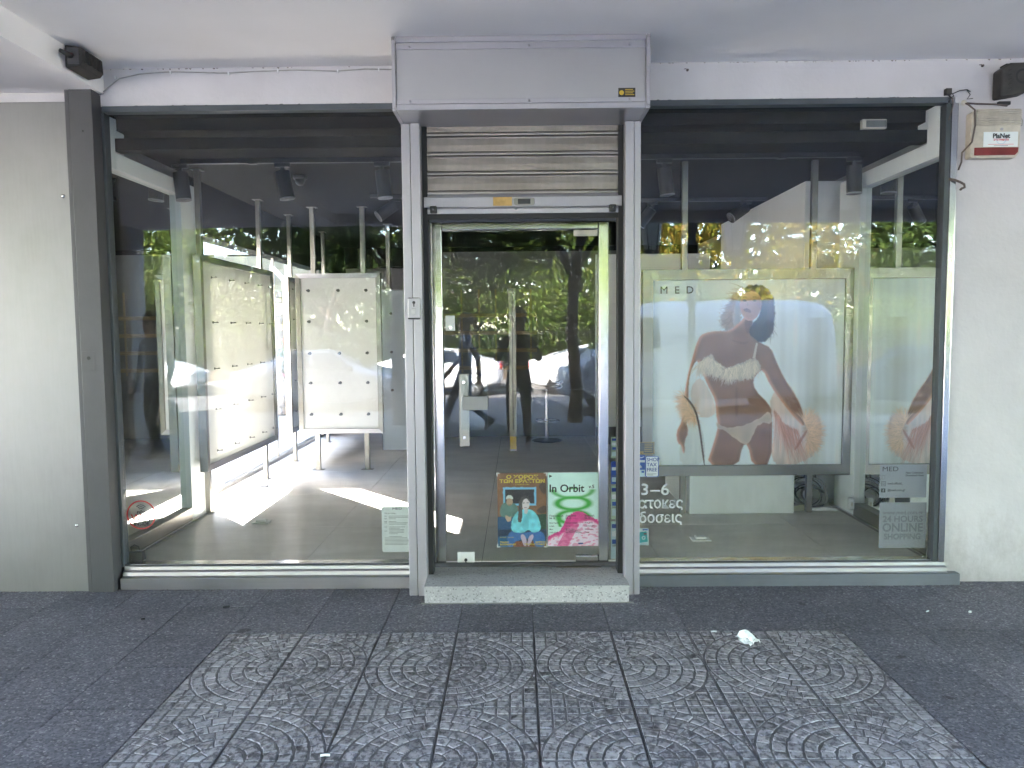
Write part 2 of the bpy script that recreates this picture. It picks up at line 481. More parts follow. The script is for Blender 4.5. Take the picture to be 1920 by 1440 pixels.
class MB:
    def __init__(s):
        s.v, s.f, s.mi, s.sm = [], [], [], []
        s.cur = 0
    def add(s, vs, fs, smooth=False):
        k = len(s.v)
        s.v += [tuple(p) for p in vs]
        for f in fs:
            s.f.append(tuple(i+k for i in f)); s.mi.append(s.cur); s.sm.append(smooth)
        return s
    def box(s, x0, x1, y0, y1, z0, z1):
        vs = [(x, y, z) for z in (z0, z1) for y in (y0, y1) for x in (x0, x1)]
        return s.add(vs, [(0, 2, 3, 1), (4, 5, 7, 6), (0, 1, 5, 4), (2, 6, 7, 3), (0, 4, 6, 2), (1, 3, 7, 5)])
    def bar(s, p, q, wdt, h, upv=(0, 0, 1)):
        p, q = Vector(p), Vector(q)
        d = (q-p).normalized()
        u = Vector(upv)
        sd = d.cross(u)
        if sd.length < 1e-4:
            sd = d.cross(Vector((1, 0, 0)))
        sd.normalize()
        u = sd.cross(d)
        vs = []
        for c in (p, q):
            for a, bb in ((-1, -1), (1, -1), (1, 1), (-1, 1)):
                vs.append(c+sd*a*wdt/2+u*bb*h/2)
        return s.add(vs, [(3, 2, 1, 0), (4, 5, 6, 7), (0, 1, 5, 4), (1, 2, 6, 5), (2, 3, 7, 6), (3, 0, 4, 7)])
    def cyl(s, p, q, r0, r1=None, n=16, caps=True, smooth=True):
        r1 = r0 if r1 is None else r1
        p, q = Vector(p), Vector(q)
        d = (q-p).normalized()
        a = d.orthogonal().normalized(); c = d.cross(a)
        vs = []
        for cc, r in ((p, r0), (q, r1)):
            for i in range(n):
                t = 2*math.pi*i/n
                vs.append(cc+a*math.cos(t)*r+c*math.sin(t)*r)
        fs = [(i, (i+1) % n, n+(i+1) % n, n+i) for i in range(n)]
        s.add(vs, fs, smooth)
        if caps:
            s.add(vs[:n], [tuple(range(n-1, -1, -1))]); s.add(vs[n:], [tuple(range(n))])
        return s
    def tube(s, pts, r, n=6, radii=None, smooth=True):
        pts = [Vector(p) for p in pts]
        rings = []
        a = None
        for i, p in enumerate(pts):
            d = (pts[min(i+1, len(pts)-1)]-pts[max(i-1, 0)])
            d = d.normalized() if d.length > 1e-9 else Vector((0, 0, 1))
            if a is None:
                a = d.orthogonal().normalized()
            else:
                a = (a-d*a.dot(d))
                a = a.normalized() if a.length > 1e-6 else d.orthogonal().normalized()
            c = d.cross(a)
            rr = radii[i] if radii else r
            rings.append([p+a*math.cos(2*math.pi*k/n)*rr+c*math.sin(2*math.pi*k/n)*rr for k in range(n)])
        vs = [v for rg in rings for v in rg]
        fs = []
        for i in range(len(rings)-1):
            for k in range(n):
                fs.append((i*n+k, i*n+(k+1) % n, (i+1)*n+(k+1) % n, (i+1)*n+k))
        fs.append(tuple(range(n-1, -1, -1))); fs.append(tuple((len(rings)-1)*n+k for k in range(n)))
        return s.add(vs, fs, smooth)
    def lathe(s, c, prof, n=20, smooth=True):
        vs = []
        for r, z in prof:
            for k in range(n):
                t = 2*math.pi*k/n
                vs.append((c[0]+r*math.cos(t), c[1]+r*math.sin(t), c[2]+z))
        fs = []
        for i in range(len(prof)-1):
            for k in range(n):
                fs.append((i*n+k, i*n+(k+1) % n, (i+1)*n+(k+1) % n, (i+1)*n+k))
        fs.append(tuple(range(n-1, -1, -1))); fs.append(tuple((len(prof)-1)*n+k for k in range(n)))
        return s.add(vs, fs, smooth)
    def prism(s, poly, a0, a1, axis='y'):
        """poly: 2D points; extruded along axis. axis y: (x,z); x: (y,z); z: (x,y)"""
        n = len(poly)
        def mk(p, a):
            return {'y': (p[0], a, p[1]), 'x': (a, p[0], p[1]), 'z': (p[0], p[1], a)}[axis]
        vs = [mk(p, a0) for p in poly]+[mk(p, a1) for p in poly]
        fs = [(i, (i+1) % n, n+(i+1) % n, n+i) for i in range(n)]
        fs += [tuple(range(n-1, -1, -1)), tuple(range(n, 2*n))]
        return s.add(vs, fs)
    def ball(s, c, r, n=12, m=8, sq=(1, 1, 1)):
        prof = []
        vs, fs = [], []
        for j in range(1, m):
            t = math.pi*j/m
            for k in range(n):
                ph = 2*math.pi*k/n
                vs.append((c[0]+r*sq[0]*math.sin(t)*math.cos(ph), c[1]+r*sq[1]*math.sin(t)*math.sin(ph), c[2]+r*sq[2]*math.cos(t)))
        for j in range(m-2):
            for k in range(n):
                fs.append((j*n+k, (j+1)*n+k, (j+1)*n+(k+1) % n, j*n+(k+1) % n))
        vs.append((c[0], c[1], c[2]+r*sq[2])); vs.append((c[0], c[1], c[2]-r*sq[2]))
        T, B = len(vs)-2, len(vs)-1
        for k in range(n):
            fs.append((T, k, (k+1) % n)); fs.append((B, (m-2)*n+(k+1) % n, (m-2)*n+k))
        return s.add(vs, fs, True)
    def mesh(s, name):
        me = bpy.data.meshes.new(name)
        me.from_pydata(s.v, [], s.f)
        me.polygons.foreach_set('material_index', s.mi)
        me.polygons.foreach_set('use_smooth', s.sm)
        bm = bmesh.new(); bm.from_mesh(me)
        bmesh.ops.recalc_face_normals(bm, faces=bm.faces)
        bm.to_mesh(me); bm.free()
        me.update()
        return me
    def build(s, name, mat, parent=None, bev=0, seg=2, loc=None):
        o = link(name, s.mesh(name), mat, parent, loc)
        if bev:
            md = o.modifiers.new('bevel', 'BEVEL')
            md.width = bev; md.segments = seg; md.limit_method = 'ANGLE'; md.angle_limit = R(40)
        return o

def Bx(name, mat, parent, x0, x1, y0, y1, z0, z1, bev=0):
    return MB().box(x0, x1, y0, y1, z0, z1).build(name, mat, parent, bev)

def copy_tree(o, parent=None):
    c = o.copy()
    COL.objects.link(c)
    if parent is not None:
        c.parent = parent
    for ch in list(o.children):
        copy_tree(ch, c)
    return c

DG = None
def text_mesh(txt, size, extrude=0.0004, align='LEFT', bold=0.0, sx=1.0, track=1.0, line=1.0):
    cu = bpy.data.curves.new('t', 'FONT')
    cu.body = txt
    cu.size = size
    cu.extrude = extrude
    cu.align_x = align
    cu.offset = bold
    cu.space_character = track
    cu.space_line = line
    cu.resolution_u = 3
    ob = bpy.data.objects.new('t', cu)
    COL.objects.link(ob)
    bpy.context.view_layer.update()
    me = bpy.data.meshes.new_from_object(ob.evaluated_get(bpy.context.evaluated_depsgraph_get()))
    bpy.data.objects.remove(ob)
    if sx != 1.0:
        me.transform(Matrix.Scale(sx, 4, (1, 0, 0)))
    return me

def text(name, txt, size, mat, parent, x, y, z, **kw):
    """lettering standing in the XZ plane, facing -Y, baseline at z"""
    me = text_mesh(txt, size, **kw)
    me.transform(Matrix.Rotation(math.pi/2, 4, 'X'))
    me.materials.clear()
    return link(name, me, mat, parent, (x, y, z))

# raster prints painted from polygons onto a fine mesh grid
def in_poly(px, py, poly):
    ins = np.zeros(px.shape, bool)
    n = len(poly)
    j = n-1
    for i in range(n):
        xi, yi = poly[i]; xj, yj = poly[j]
        c = ((yi > py) != (yj > py)) & (px < (xj-xi)*(py-yi)/((yj-yi) if abs(yj-yi) > 1e-9 else 1e-9)+xi)
        ins ^= c
        j = i
    return ins

def vnoise(px, py, sc_, seed):
    rs = np.random.RandomState(seed)
    g = rs.rand(64, 64)
    x = px*sc_; y = py*sc_
    xi = np.floor(x).astype(int); yi = np.floor(y).astype(int)
    fx = x-xi; fy = y-yi
    fx = fx*fx*(3-2*fx); fy = fy*fy*(3-2*fy)
    a = g[yi % 64, xi % 64]; b_ = g[yi % 64, (xi+1) % 64]; c = g[(yi+1) % 64, xi % 64]; d = g[(yi+1) % 64, (xi+1) % 64]
    return (a*(1-fx)+b_*fx)*(1-fy)+(c*(1-fx)+d*fx)*fy

def blur(a, k=1):
    for _ in range(k):
        p = np.pad(a, ((1, 1), (1, 1)) + ((0, 0),)*(a.ndim-2), mode='edge')
        a = (p[1:-1, 1:-1]*2+p[:-2, 1:-1]+p[2:, 1:-1]+p[1:-1, :-2]+p[1:-1, 2:])/6
    return a

def smooth_poly(pts, it=2):
    for _ in range(it):
        q = []
        for i in range(len(pts)):
            a, b_ = pts[i], pts[(i+1) % len(pts)]
            q.append((a[0]*.75+b_[0]*.25, a[1]*.75+b_[1]*.25)); q.append((a[0]*.25+b_[0]*.75, a[1]*.25+b_[1]*.75))
        pts = q
    return pts

def print_grid(name, x0, x1, z0, z1, y, img, mat, parent):
    h, w_ = img.shape[:2]
    xs = np.linspace(x0, x1, w_); zs = np.linspace(z1, z0, h)
    X, Z = np.meshgrid(xs, zs)
    co = np.stack([X, np.full_like(X, y), Z], -1).reshape(-1, 3)
    idx = np.arange(h*w_).reshape(h, w_)
    q = np.stack([idx[:-1, :-1], idx[1:, :-1], idx[1:, 1:], idx[:-1, 1:]], -1).reshape(-1, 4)
    me = bpy.data.meshes.new(name)
    me.vertices.add(len(co)); me.vertices.foreach_set('co', co.ravel())
    me.loops.add(q.size); me.loops.foreach_set('vertex_index', q.ravel())
    me.polygons.add(len(q))
    me.polygons.foreach_set('loop_start', np.arange(0, q.size, 4))
    me.polygons.foreach_set('loop_total', np.full(len(q), 4))
    me.update(calc_edges=True)
    at = me.color_attributes.new('print', 'FLOAT_COLOR', 'POINT')
    c4 = np.ones((h*w_, 4), np.float32)
    c4[:, :3] = np.clip(img.reshape(-1, 3), 0, 1)
    at.data.foreach_set('color', c4.ravel())
    return link(name, me, mat, parent)

# ================================================================== SETTING: ground, road, pavement
tag(Bx('ground', 'soil', None, -150, 150, -150, 150, -0.9, -0.45), kind='structure')
tag(Bx('road', 'asphalt', None, -90, 90, -19.0, -7.85, -0.6, -0.30), kind='structure')
tag(Bx('park_ground', 'soil', None, -90, 90, -70, -21.0, -0.7, -0.12), kind='structure')
far_pave = tag(Bx('far_pavement', 'kerb_stone', None, -90, 90, -21.0, -19.15, -0.6, -0.14), kind='structure')
for i in range(30):
    Bx('kerb_stone', 'kerb_stone', far_pave, -15+i, -15+i+0.992, -19.15, -19.0, -0.6, -0.135)
pave = tag(Bx('pavement', 'grout', None, -9, 14, -7.7, 0.3, -0.6, -0.012), kind='structure')
for i in range(23):
    Bx('kerb_stone', 'kerb_stone', pave, -9+i, -9+i+0.992, -7.85, -7.7, -0.6, 0.0)

T = 0.395                       # tile pitch
GX0, GY0 = -1.512, -0.745       # corner of the patterned field nearest the door
rng = random.Random(4)
# dark slabs: one mesh, one object each
sl = MB().box(-T/2+0.002, T/2-0.002, -T/2+0.002, T/2-0.002, -0.03, 0.0)
slab_me = sl.mesh('slab')
slab_me.materials.append(MATS['dark_slab'])
def slab(ix, iy):
    o = bpy.data.objects.new('slab', slab_me)
    o.location = (GX0+(ix+0.5)*T, GY0-(iy+0.5)*T, rng.uniform(-0.0012, 0.0008))
    o.rotation_euler = (rng.uniform(-.002, .002), rng.uniform(-.002, .002), rng.choice((0, math.pi/2, math.pi)))
    COL.objects.link(o)
    o.parent = pave
NCOL = 8
for iy in range(-3, 5):
    for ix in range(-6, NCOL+6):
        if iy >= 0 and 0 <= ix < NCOL:
            continue
        slab(ix, iy)
# the rest of the dark paving, out of sight beside and behind the camera
for (x0, x1, y0, y1) in ((-9, GX0-6*T, -7.7, 0.3), (GX0+14*T, 14, -7.7, 0.3),
                         (GX0-6*T, GX0, -7.7, GY0-5*T), (GX0+NCOL*T, GX0+14*T, -7.7, GY0-5*T), (GX0, GX0+NCOL*T, -7.7, GY0-12*T)):
    Bx('paving_sheet', 'dark_slab', pave, x0, x1, y0, y1, -0.011, -0.001)

# patterned tile: quarter rings of setts round one corner, a grid of setts outside the arc
def clip_out(poly, r, n=1):
    """part of convex poly outside radius r (approximate, by moving inner points to the arc)"""
    out = []
    k = len(poly)
    for i in range(k):
        a, b_ = Vector(poly[i]), Vector(poly[(i+1) % k])
        ia, ib = a.length < r, b_.length < r
        if not ia:
            out.append(a)
        if ia != ib:
            lo, hi = (a, b_)
            for _ in range(24):
                mid = (lo+hi)/2
                if (mid.length < r) == ia: lo = mid
                else: hi = mid
            out.append((lo+hi)/2)
    return [tuple(p) for p in out]

def make_tile(seed):
    rg = random.Random(seed)
    mb = MB()
    tone = []
    H = 0.0042
    half = T-0.002
    mb.cur = 1
    mb.box(0.002, half, 0.002, half, -0.03, -H)
    tone += [1.0]*6
    mb.cur = 0
    def sett(poly):
        if len(poly) < 3:
            return
        c = Vector((sum(p[0] for p in poly)/len(poly), sum(p[1] for p in poly)/len(poly)))
        area = 0.5*abs(sum(poly[i][0]*poly[(i+1) % len(poly)][1]-poly[(i+1) % len(poly)][0]*poly[i][1] for i in range(len(poly))))
        if area < 0.00018:
            return
        top = rg.uniform(-0.0014, 0.0)
        tx, ty = rg.uniform(-.03, .03), rg.uniform(-.03, .03)
        low, hi = [], []
        for p in poly:
            d = Vector(p)-c
            L = d.length
            pl = c+d*(1-0.0028/L)
            ph = c+d*(1-(0.0062+rg.uniform(-.0012, .0012))/L)
            low.append((pl.x, pl.y, -H-0.001))
            hi.append((ph.x, ph.y, top+(ph.x-c.x)*tx+(ph.y-c.y)*ty))
        k = len(poly)
        vs = low+hi
        fs = [(i, (i+1) % k, k+(i+1) % k, k+i) for i in range(k)]+[tuple(range(k, 2*k))]
        mb.add(vs, fs)
        t = rg.choice((0.72, 0.85, 0.95, 1.0, 1.0, 1.08, 1.15))
        tone.extend([t]*len(fs))
    rings = [0.0, 0.05, 0.108, 0.166, 0.223, 0.280, 0.336, 0.392]
    for k in range(len(rings)-1):
        r0, r1 = rings[k]+0.002, rings[k+1]-0.002
        cnt = [1, 2, 4, 5, 7, 8, 10][k]
        offs = [0]+[i/cnt+rg.uniform(-.12, .12)/cnt for i in range(1, cnt)]+[1]
        for i in range(cnt):
            a0, a1 = offs[i]*math.pi/2, offs[i+1]*math.pi/2
            seg = 3 if k else 5
            outer = [(r1*math.cos(a0+(a1-a0)*j/seg), r1*math.sin(a0+(a1-a0)*j/seg)) for j in range(seg+1)]
            if k == 0:
                poly = [(0.004, 0.004)]+outer
            else:
                inner = [(r0*math.cos(a1+(a0-a1)*j/seg), r0*math.sin(a1+(a0-a1)*j/seg)) for j in range(seg+1)]
                poly = outer+inner
            poly = [(x+rg.uniform(-.0022, .0022), y+rg.uniform(-.0022, .0022)) for x, y in poly]
            poly = [(min(max(x, 0.004), half-0.002), min(max(y, 0.004), half-0.002)) for x, y in poly]
            sett(poly)
    g = half/7
    for i in range(7):
        for j in range(7):
            x0, x1 = i*g+0.002, (i+1)*g-0.002
            y0, y1 = j*g+0.002, (j+1)*g-0.002
            p = clip_out([(x0, y0), (x1, y0), (x1, y1), (x0, y1)], 0.396)
            sett(p)
    me = mb.mesh('patterned_tile')
    at = me.attributes.new('tone', 'FLOAT_COLOR', 'FACE')
    c4 = np.ones((len(tone), 4), np.float32)
    c4[:, 0] = tone; c4[:, 1] = tone; c4[:, 2] = tone
    at.data.foreach_set('color', c4.ravel())
    me.materials.append(MATS['sett_top']); me.materials.append(MATS['sett_joint'])
    return me
tile_mes = [make_tile(s) for s in (1, 2, 3)]
# ring centres sit on every second joint crossing
for iy in range(12):
    for ix in range(NCOL):
        x = GX0+ix*T; y = GY0-iy*T          # tile covers x..x+T, y-T..y
        # centre corner of this tile: ring centre column parity 1, row parity 1
        right = (ix % 2 == 0)               # centre on the right edge
        low = (iy % 2 == 0)                 # centre on the edge towards the camera
        o = bpy.data.objects.new('patterned_tile', rng.choice(tile_mes))
        cx = x+T if right else x
        cy_ = y-T if low else y
        # tile mesh grows from its ring centre towards +x,+y; turn it into the wanted quadrant
        ang = {(False, True): 0, (True, True): math.pi/2, (True, False): math.pi, (False, False): -math.pi/2}[(right, low)]
        o.location = (cx, cy_, 0.0015)
        o.rotation_euler = (0, 0, ang)
        COL.objects.link(o)
        o.parent = pave
gr_ = random.Random(19)
grit = MB()
for _ in range(420):
    x = gr_.uniform(-3.3, 3.6)
    y = -0.065-abs(gr_.gauss(0, 0.03)) if not (-0.66 < x < 0.72) else -0.345-abs(gr_.gauss(0, 0.03))
    s_ = gr_.uniform(.0015, .005)
    grit.add([(x-s_, y-s_*.6, .001), (x+s_, y-s_*.4, .001), (x+s_*.3, y+s_, .001), (x, y, .001+s_*.9)], [(0, 1, 3), (1, 2, 3), (2, 0, 3)])
tag(grit.build('pavement_grit', 'cable_brown', None), kind='stuff')
# courtyard beside the shop
court = tag(Bx('court_paving', 'grout', None, -16, -2.74, 0.6, 12.4, -0.6, 0.042), kind='structure')
cp = MB().box(0.003, 0.397, 0.003, 0.197, -0.01, 0.008).mesh('paver')
cp.materials.append(MATS['court_paver'])
for i in range(7):
    for j in range(46):
        o = bpy.data.objects.new('paver', cp)
        o.location = (-2.76-0.4*(i+1)-(0.2 if j % 2 else 0), 1.4+j*0.2, 0.043+rng.uniform(-.001, .001))
        COL.objects.link(o); o.parent = court
for (x0, x1, y0, y1) in ((-16, -5.78, 0.6, 12.4), (-5.78, -2.74, 10.7, 12.4), (-5.78, -2.74, 0.6, 1.3)):
    Bx('paving_sheet', 'court_paver', court, x0, x1, y0, y1, 0.042, 0.049)
# shop floor
floor = tag(Bx('shop_floor', 'grout', None, -2.70, 2.72, 0.02, 7.2, -0.4, 0.124), kind='structure')
FT = 1.1
for i in range(-1, 5):
    for j in range(0, 7):
        x0 = -1.335+(i-1)*FT; y0 = -0.19+j*FT
        x1, y1 = x0+FT, y0+FT
        x0, x1 = max(x0, -2.70), min(x1, 2.72); y0, y1 = max(y0, 0.05), min(y1, 7.2)
        if x1-x0 < 0.02 or y1-y0 < 0.02: continue
        Bx('floor_tile', 'floor_tile', floor, x0+0.0018, x1-0.0018, y0+0.0018, y1-0.0018, 0.10, 0.13)

# ================================================================== THE SHOP BUILDING
bld = empty('shop_building', (0, 0, 0), 0, 'white plastered ground floor of a building, shopfront under its arcade', 'building')
# arcade soffit and beams
Bx('soffit', 'soffit_paint', bld, -2.42, 14, -5.7, 0.25, 3.10, 3.3)
Bx('low_soffit', 'soffit_paint', bld, -9, -2.42, -5.7, 0.25, 2.955, 3.3)
Bx('edge_beam', 'soffit_paint', bld, -9, 14, -5.95, -5.70, 2.965, 3.5)
for cx in (-5.35, 7.0):
    Bx('column', 'white_plaster', bld, cx-0.22, cx+0.22, -5.93, -5.5, 0, 2.96, 0.01)
# front walls
lint = MB().box(-2.45, 2.56, 0.0, 0.22, 2.885, 3.10).build('lintel_wall', 'white_plaster', bld)
Bx('pier_wall', 'white_plaster', bld, 2.56, 6.5, 0.0, 0.25, 0.0, 3.10)
Bx('wall_end', 'white_plaster', bld, 6.5, 14, 0.0, 0.25, 0.0, 3.10)
Bx('wall_left', 'white_plaster', bld, -9, -2.62, 0.0, 0.6, 0.0, 2.955)
rg_ = random.Random(77)
chips = MB()
for _ in range(90):
    x = rg_.uniform(-2.4, 2.9)
    if -0.66 < x < 0.71: continue
    w_, h_ = rg_.uniform(.003, .016), rg_.uniform(.002, .006)
    chips.prism([(x, 3.098), (x+w_*.4, 3.099-h_*.2), (x+w_, 3.097), (x+w_*.7, 3.097-h_), (x+w_*.2, 3.097-h_*.8)], -0.0012, 0.001, 'y')
for _ in range(60):
    x = rg_.uniform(-2.4, 2.5); w_, h_ = rg_.uniform(.004, .03), rg_.uniform(.001, .004)
    if -0.66 < x < 0.71: continue
    chips.prism([(x, 2.886), (x+w_, 2.886), (x+w_*.8, 2.886+h_), (x+w_*.2, 2.886+h_*.7)], -0.0011, 0.001, 'y')
tag(chips.build('paint_chips', 'cable_brown', bld), kind='stuff')
# upper storeys (above the arcade, out of the picture; they shade the street)
up_ = MB().box(-14, 18, -5.95, 0.9, 3.5, 8.2).box(-2.76, 18, 0.9, 12, 3.3, 8.2)
up_.build('upper_storeys', 'stucco_cream', bld)
# interior shell
Bx('inner_ceiling', 'dark_ceiling', bld, -2.76, 2.9, 0.22, 7.4, 2.80, 3.29)
Bx('front_ceiling', 'dark_ceiling', bld, -2.45, 2.56, 0.06, 0.22, 2.872, 2.884)
Bx('left_inner_wall', 'inner_grey', bld, -2.76, -2.62, 0.6, 1.5, 0.05, 2.80)
Bx('right_inner_wall', 'inner_grey', bld, 2.72, 2.9, 0.25, 7.4, 0.1, 2.80)
Bx('back_wall', 'inner_grey', bld, -2.76, 2.72, 7.2, 7.4, 0.1, 2.50)
Bx('back_band', 'dark_ceiling', bld, -2.70, 2.72, 7.12, 7.4, 2.50, 2.80)
Bx('side_beam', 'dark_ceiling', bld, -2.80, -2.62, 1.5, 7.2, 2.36, 2.80)
Bx('ceiling_rail', 'dark_ceiling', bld, -2.49, 2.52, 0.20, 0.30, 2.68, 2.75)
Bx('side_sill', 'stainless', bld, -2.74, -2.66, 1.5, 7.2, 0.05, 0.165)
# side glazing to the courtyard
sg = empty('side_window', (-2.70, 1.5, 0.16), 0, 'long glass side wall of the shop facing the courtyard', 'window')
Bx('side_light_block', 'inner_grey', bld, -2.76, -2.62, 5.62, 7.2, 0.166, 2.359)  # added wall over the rear side glass, stops excess daylight on the floor
for y0, y1 in ((1.52, 3.9), (3.93, 5.6)):
    Bx('pane', 'glass', sg, -0.006, 0.006, y0-1.5, y1-1.5, 0.005, 2.20)
for y in (3.915,):
    Bx('joint_strip', 'stainless', sg, -0.012, 0.012, y-1.5-0.012, y-1.5+0.012, 0.005, 2.20)

# steel cladding left of the window, and the grey post
cl = empty('steel_cladding', (-3.2, -0.05, 0), 0, 'tall brushed steel wall panel at the left edge of the shopfront', 'wall panel')
c2 = MB().box(-0.9, 0.592, -0.03, 0.045, -0.01, 2.893)
c2.build('panel', 'clad_steel', cl, 0.004)
for x, z in ((0.555, 2.355), (0.54, 0.405), (-0.2, 2.36), (-0.2, 0.40)):
    MB().lathe((0, 0, 0), [(0.011, 0), (0.010, 0.003), (0.005, 0.006)], 12).build('rivet', 'polished_steel', cl).matrix_local = Matrix.Translation((x, -0.03, z)) @ Matrix.Rotation(math.pi/2, 4, 'X')
Bx('top_strip', 'white_plaster', cl, -0.9, 0.60, 0.0, 0.048, 2.897, 2.953)
gp = empty('steel_post', (-2.52, -0.1, 0), 0, 'dark grey steel post between the cladding panel and the left window', 'post')
MB().box(-0.055, 0.077, 0.0, 0.13, -0.01, 2.966).build('post_face', 'grey_steel', gp, 0.003)
MB().box(-0.083, -0.058, 0.006, 0.13, -0.01, 2.962).build('post_edge', 'grey_steel', gp, 0.003)
MB().cyl((0.02, -0.001, 2.72), (0.02, 0.004, 2.72), 0.006, n=10).build('screw_hole', 'black_plastic', gp)
lk = MB().box(-0.05, 0.03, -0.0015, 0.001, 1.33, 1.45).build('lock_plate', 'grey_steel', gp, 0.0005)
MB().cyl((-0.008, -0.003, 1.41), (-0.008, 0.0, 1.41), 0.011, n=14).build('lock_hole', 'black_plastic', lk)

# ------------------------------------------------------------------ shop windows
def window(name, x0, x1, label, right):
    wnd = empty(name, ((x0+x1)/2, 0, 0), 0, label, 'shop window')
    ox = (x0+x1)/2
    a, b_ = x0-ox, x1-ox
    MB().box(a, b_, 0.028, 0.038, 0.138, 2.852).build('pane', 'glass', wnd)
    MB().box(a-0.01, b_+0.01, -0.012, 0.055, 2.850, 2.884).build('top_frame', 'slate_frame', wnd, 0.003)
    e = 0.14 if right else 0.0
    MB().box(a, b_, 0.0, 0.07, 0.126, 0.140).build('glazing_channel', 'polished_steel', wnd, 0.002)
    # two ridged rails of folded steel, drawn as one profile
    prof = [(0.07, 0.0), (0.07, 0.125), (-0.004, 0.125), (-0.008, 0.104), (-0.020, 0.102), (-0.026, 0.096), (-0.030, 0.074), (-0.040, 0.072), (-0.040, 0.070), (0.0, 0.070), (0.0, 0.0)]
    s = MB().prism(prof, a, b_+e*0.55, 'x').build('sill', 'stainless_h', wnd, 0.0015)
    base = 'base_steel' if right else 'stainless_h'
    MB().box(a, b_+e, -0.062, -0.001, -0.012, 0.0695).build('base_panel', base, wnd, 0.003)
    if right:
        MB().box(b_+0.002, b_+0.030, -0.008, 0.06, 0.126, 2.848).build('side_frame', 'slate_frame', wnd, 0.002)
        MB().box(b_+0.031, b_+0.068, -0.016, 0.05, 0.126, 2.848).build('steel_trim', 'polished_steel', wnd, 0.003)
    else:
        MB().box(a-0.018, a-0.001, -0.004, 0.06, 0.126, 2.849).build('side_frame', 'slate_frame', wnd, 0.002)
    return wnd
window('shop_window', -2.425, -0.655, 'large plate glass shop window left of the door, grey steel sill', False)
window('shop_window', 0.705, 2.505, 'large plate glass shop window right of the door, advert panel behind it', True)

# ------------------------------------------------------------------ roller shutter
rs = empty('roller_shutter', (0.025, -0.2, 0), 0, 'half-raised roller shutter with grey housing over the shop door', 'roller shutter')
def L(x): return x-0.025
def LY(y): return y+0.2
hb = MB().box(L(-0.632), L(0.684), LY(-0.436), LY(-0.075), 2.735, 3.096)
hb.build('housing', 'alu_panel', rs)
MB().box(L(-0.634), L(0.686), LY(-0.45), LY(-0.08), 2.720, 2.734).build('bottom_plate', 'alu_panel', rs, 0.002)
for sx in (-1, 1):
    xe = L(-0.655) if sx < 0 else L(0.687)
    ep = MB().box(xe, xe+0.020, LY(-0.455), LY(-0.08), 2.716, 3.098).build('end_plate', 'alu_paint', rs, 0.002)
    for z in (2.73, 3.085):
        MB().cyl((xe+0.010, LY(-0.459), z), (xe+0.010, LY(-0.454), z), 0.006, n=10).build('screw', 'polished_steel', ep)
for z0, z1, yy in ((3.070, 3.098, -0.450), (3.034, 3.058, -0.445), (2.752, 2.776, -0.447), (2.722, 2.748, -0.452)):
    MB().box(L(-0.633), L(0.685), LY(yy), LY(-0.435), z0, z1).build('front_rail', 'alu_paint', rs, 0.002)
for x in (-0.56, 0.07, 0.60):
    for z in (3.046, 2.764):
        MB().cyl((L(x), LY(-0.450), z), (L(x), LY(-0.444), z), 0.005, n=8).build('screw', 'polished_steel', rs)
lb = MB().box(L(0.541), L(0.631), LY(-0.4375), LY(-0.4355), 2.779, 2.826).build('maker_label', 'label_black', rs)
MB().cyl((L(0.558), LY(-0.4385), 2.801), (L(0.558), LY(-0.437), 2.801), 0.0125, n=20).build('label_badge', 'label_yellow', lb)
for k in range(4):
    MB().box(L(0.577), L(0.625)-0.006*(k % 2), LY(-0.4382), LY(-0.437), 2.789+k*0.009, 2.792+k*0.009).build('label_line', 'label_yellow', lb)
for sx in (-1, 1):
    if sx < 0: xs = [(-0.650, -0.600), (-0.597, -0.545)]
    else: xs = [(0.612, 0.660), (0.663, 0.700)]
    for i, (x0, x1) in enumerate(xs):
        MB().box(L(x0), L(x1), LY(-0.20 if i == (0 if sx > 0 else 1) else -0.195), LY(-0.06), 0.0, 2.718).build('guide_rail', 'alu_paint', rs, 0.004)
    xi = (-0.545, -0.515) if sx < 0 else (0.582, 0.612)
    MB().box(L(xi[0])+0.001, L(xi[1])-0.001, LY(-0.12), LY(-0.02), 0.10, 2.718).build('guide_channel', 'black_rubber', rs)
def slat_profile(z0, z1):
    yb = LY(-0.10)
    return [(yb+0.006, z0), (yb+0.006, z1), (yb-0.002, z1), (yb-0.008, z1-0.004), (yb-0.004, z1-0.010), (yb-0.003, z1-0.014),
            (yb-0.0042, (z0+z1)/2), (yb-0.003, z0+0.014), (yb-0.006, z0+0.009), (yb-0.012, z0+0.006), (yb-0.008, z0)]
for k in range(4):
    z0 = 2.337+k*0.1095
    s = MB().prism(slat_profile(z0+0.010, z0+0.1105), L(-0.540), L(0.605), 'x').build('slat', 'perforated', rs)
    MB().prism([(LY(-0.095), z0+0.002), (LY(-0.095), z0+0.011), (LY(-0.108), z0+0.011), (LY(-0.111), z0+0.009), (LY(-0.111), z0+0.004), (LY(-0.108), z0+0.002)], L(-0.540), L(0.605), 'x').build('rib', 'slat_rib', s)
bb = MB().prism([(LY(-0.09), 2.225), (LY(-0.09), 2.336), (LY(-0.108), 2.336), (LY(-0.124), 2.316), (LY(-0.126), 2.262), (LY(-0.112), 2.258), (LY(-0.118), 2.25), (LY(-0.118), 2.225)], L(-0.535), L(0.602), 'x').build('bottom_bar', 'alu_paint', rs)
MB().box(L(-0.53), L(0.60), LY(-0.114), LY(-0.09), 2.195, 2.2245).build('rubber_seal', 'black_rubber', rs)
pl = MB().box(L(-0.137), L(-0.029), LY(-0.1285), LY(-0.1255), 2.266, 2.316).build('nameplate', 'brass', bb)
MB().cyl((L(-0.114), LY(-0.1295), 2.291), (L(-0.114), LY(-0.128), 2.291), 0.014, n=20).build('embossed_badge', 'brass', pl)
h = MB()
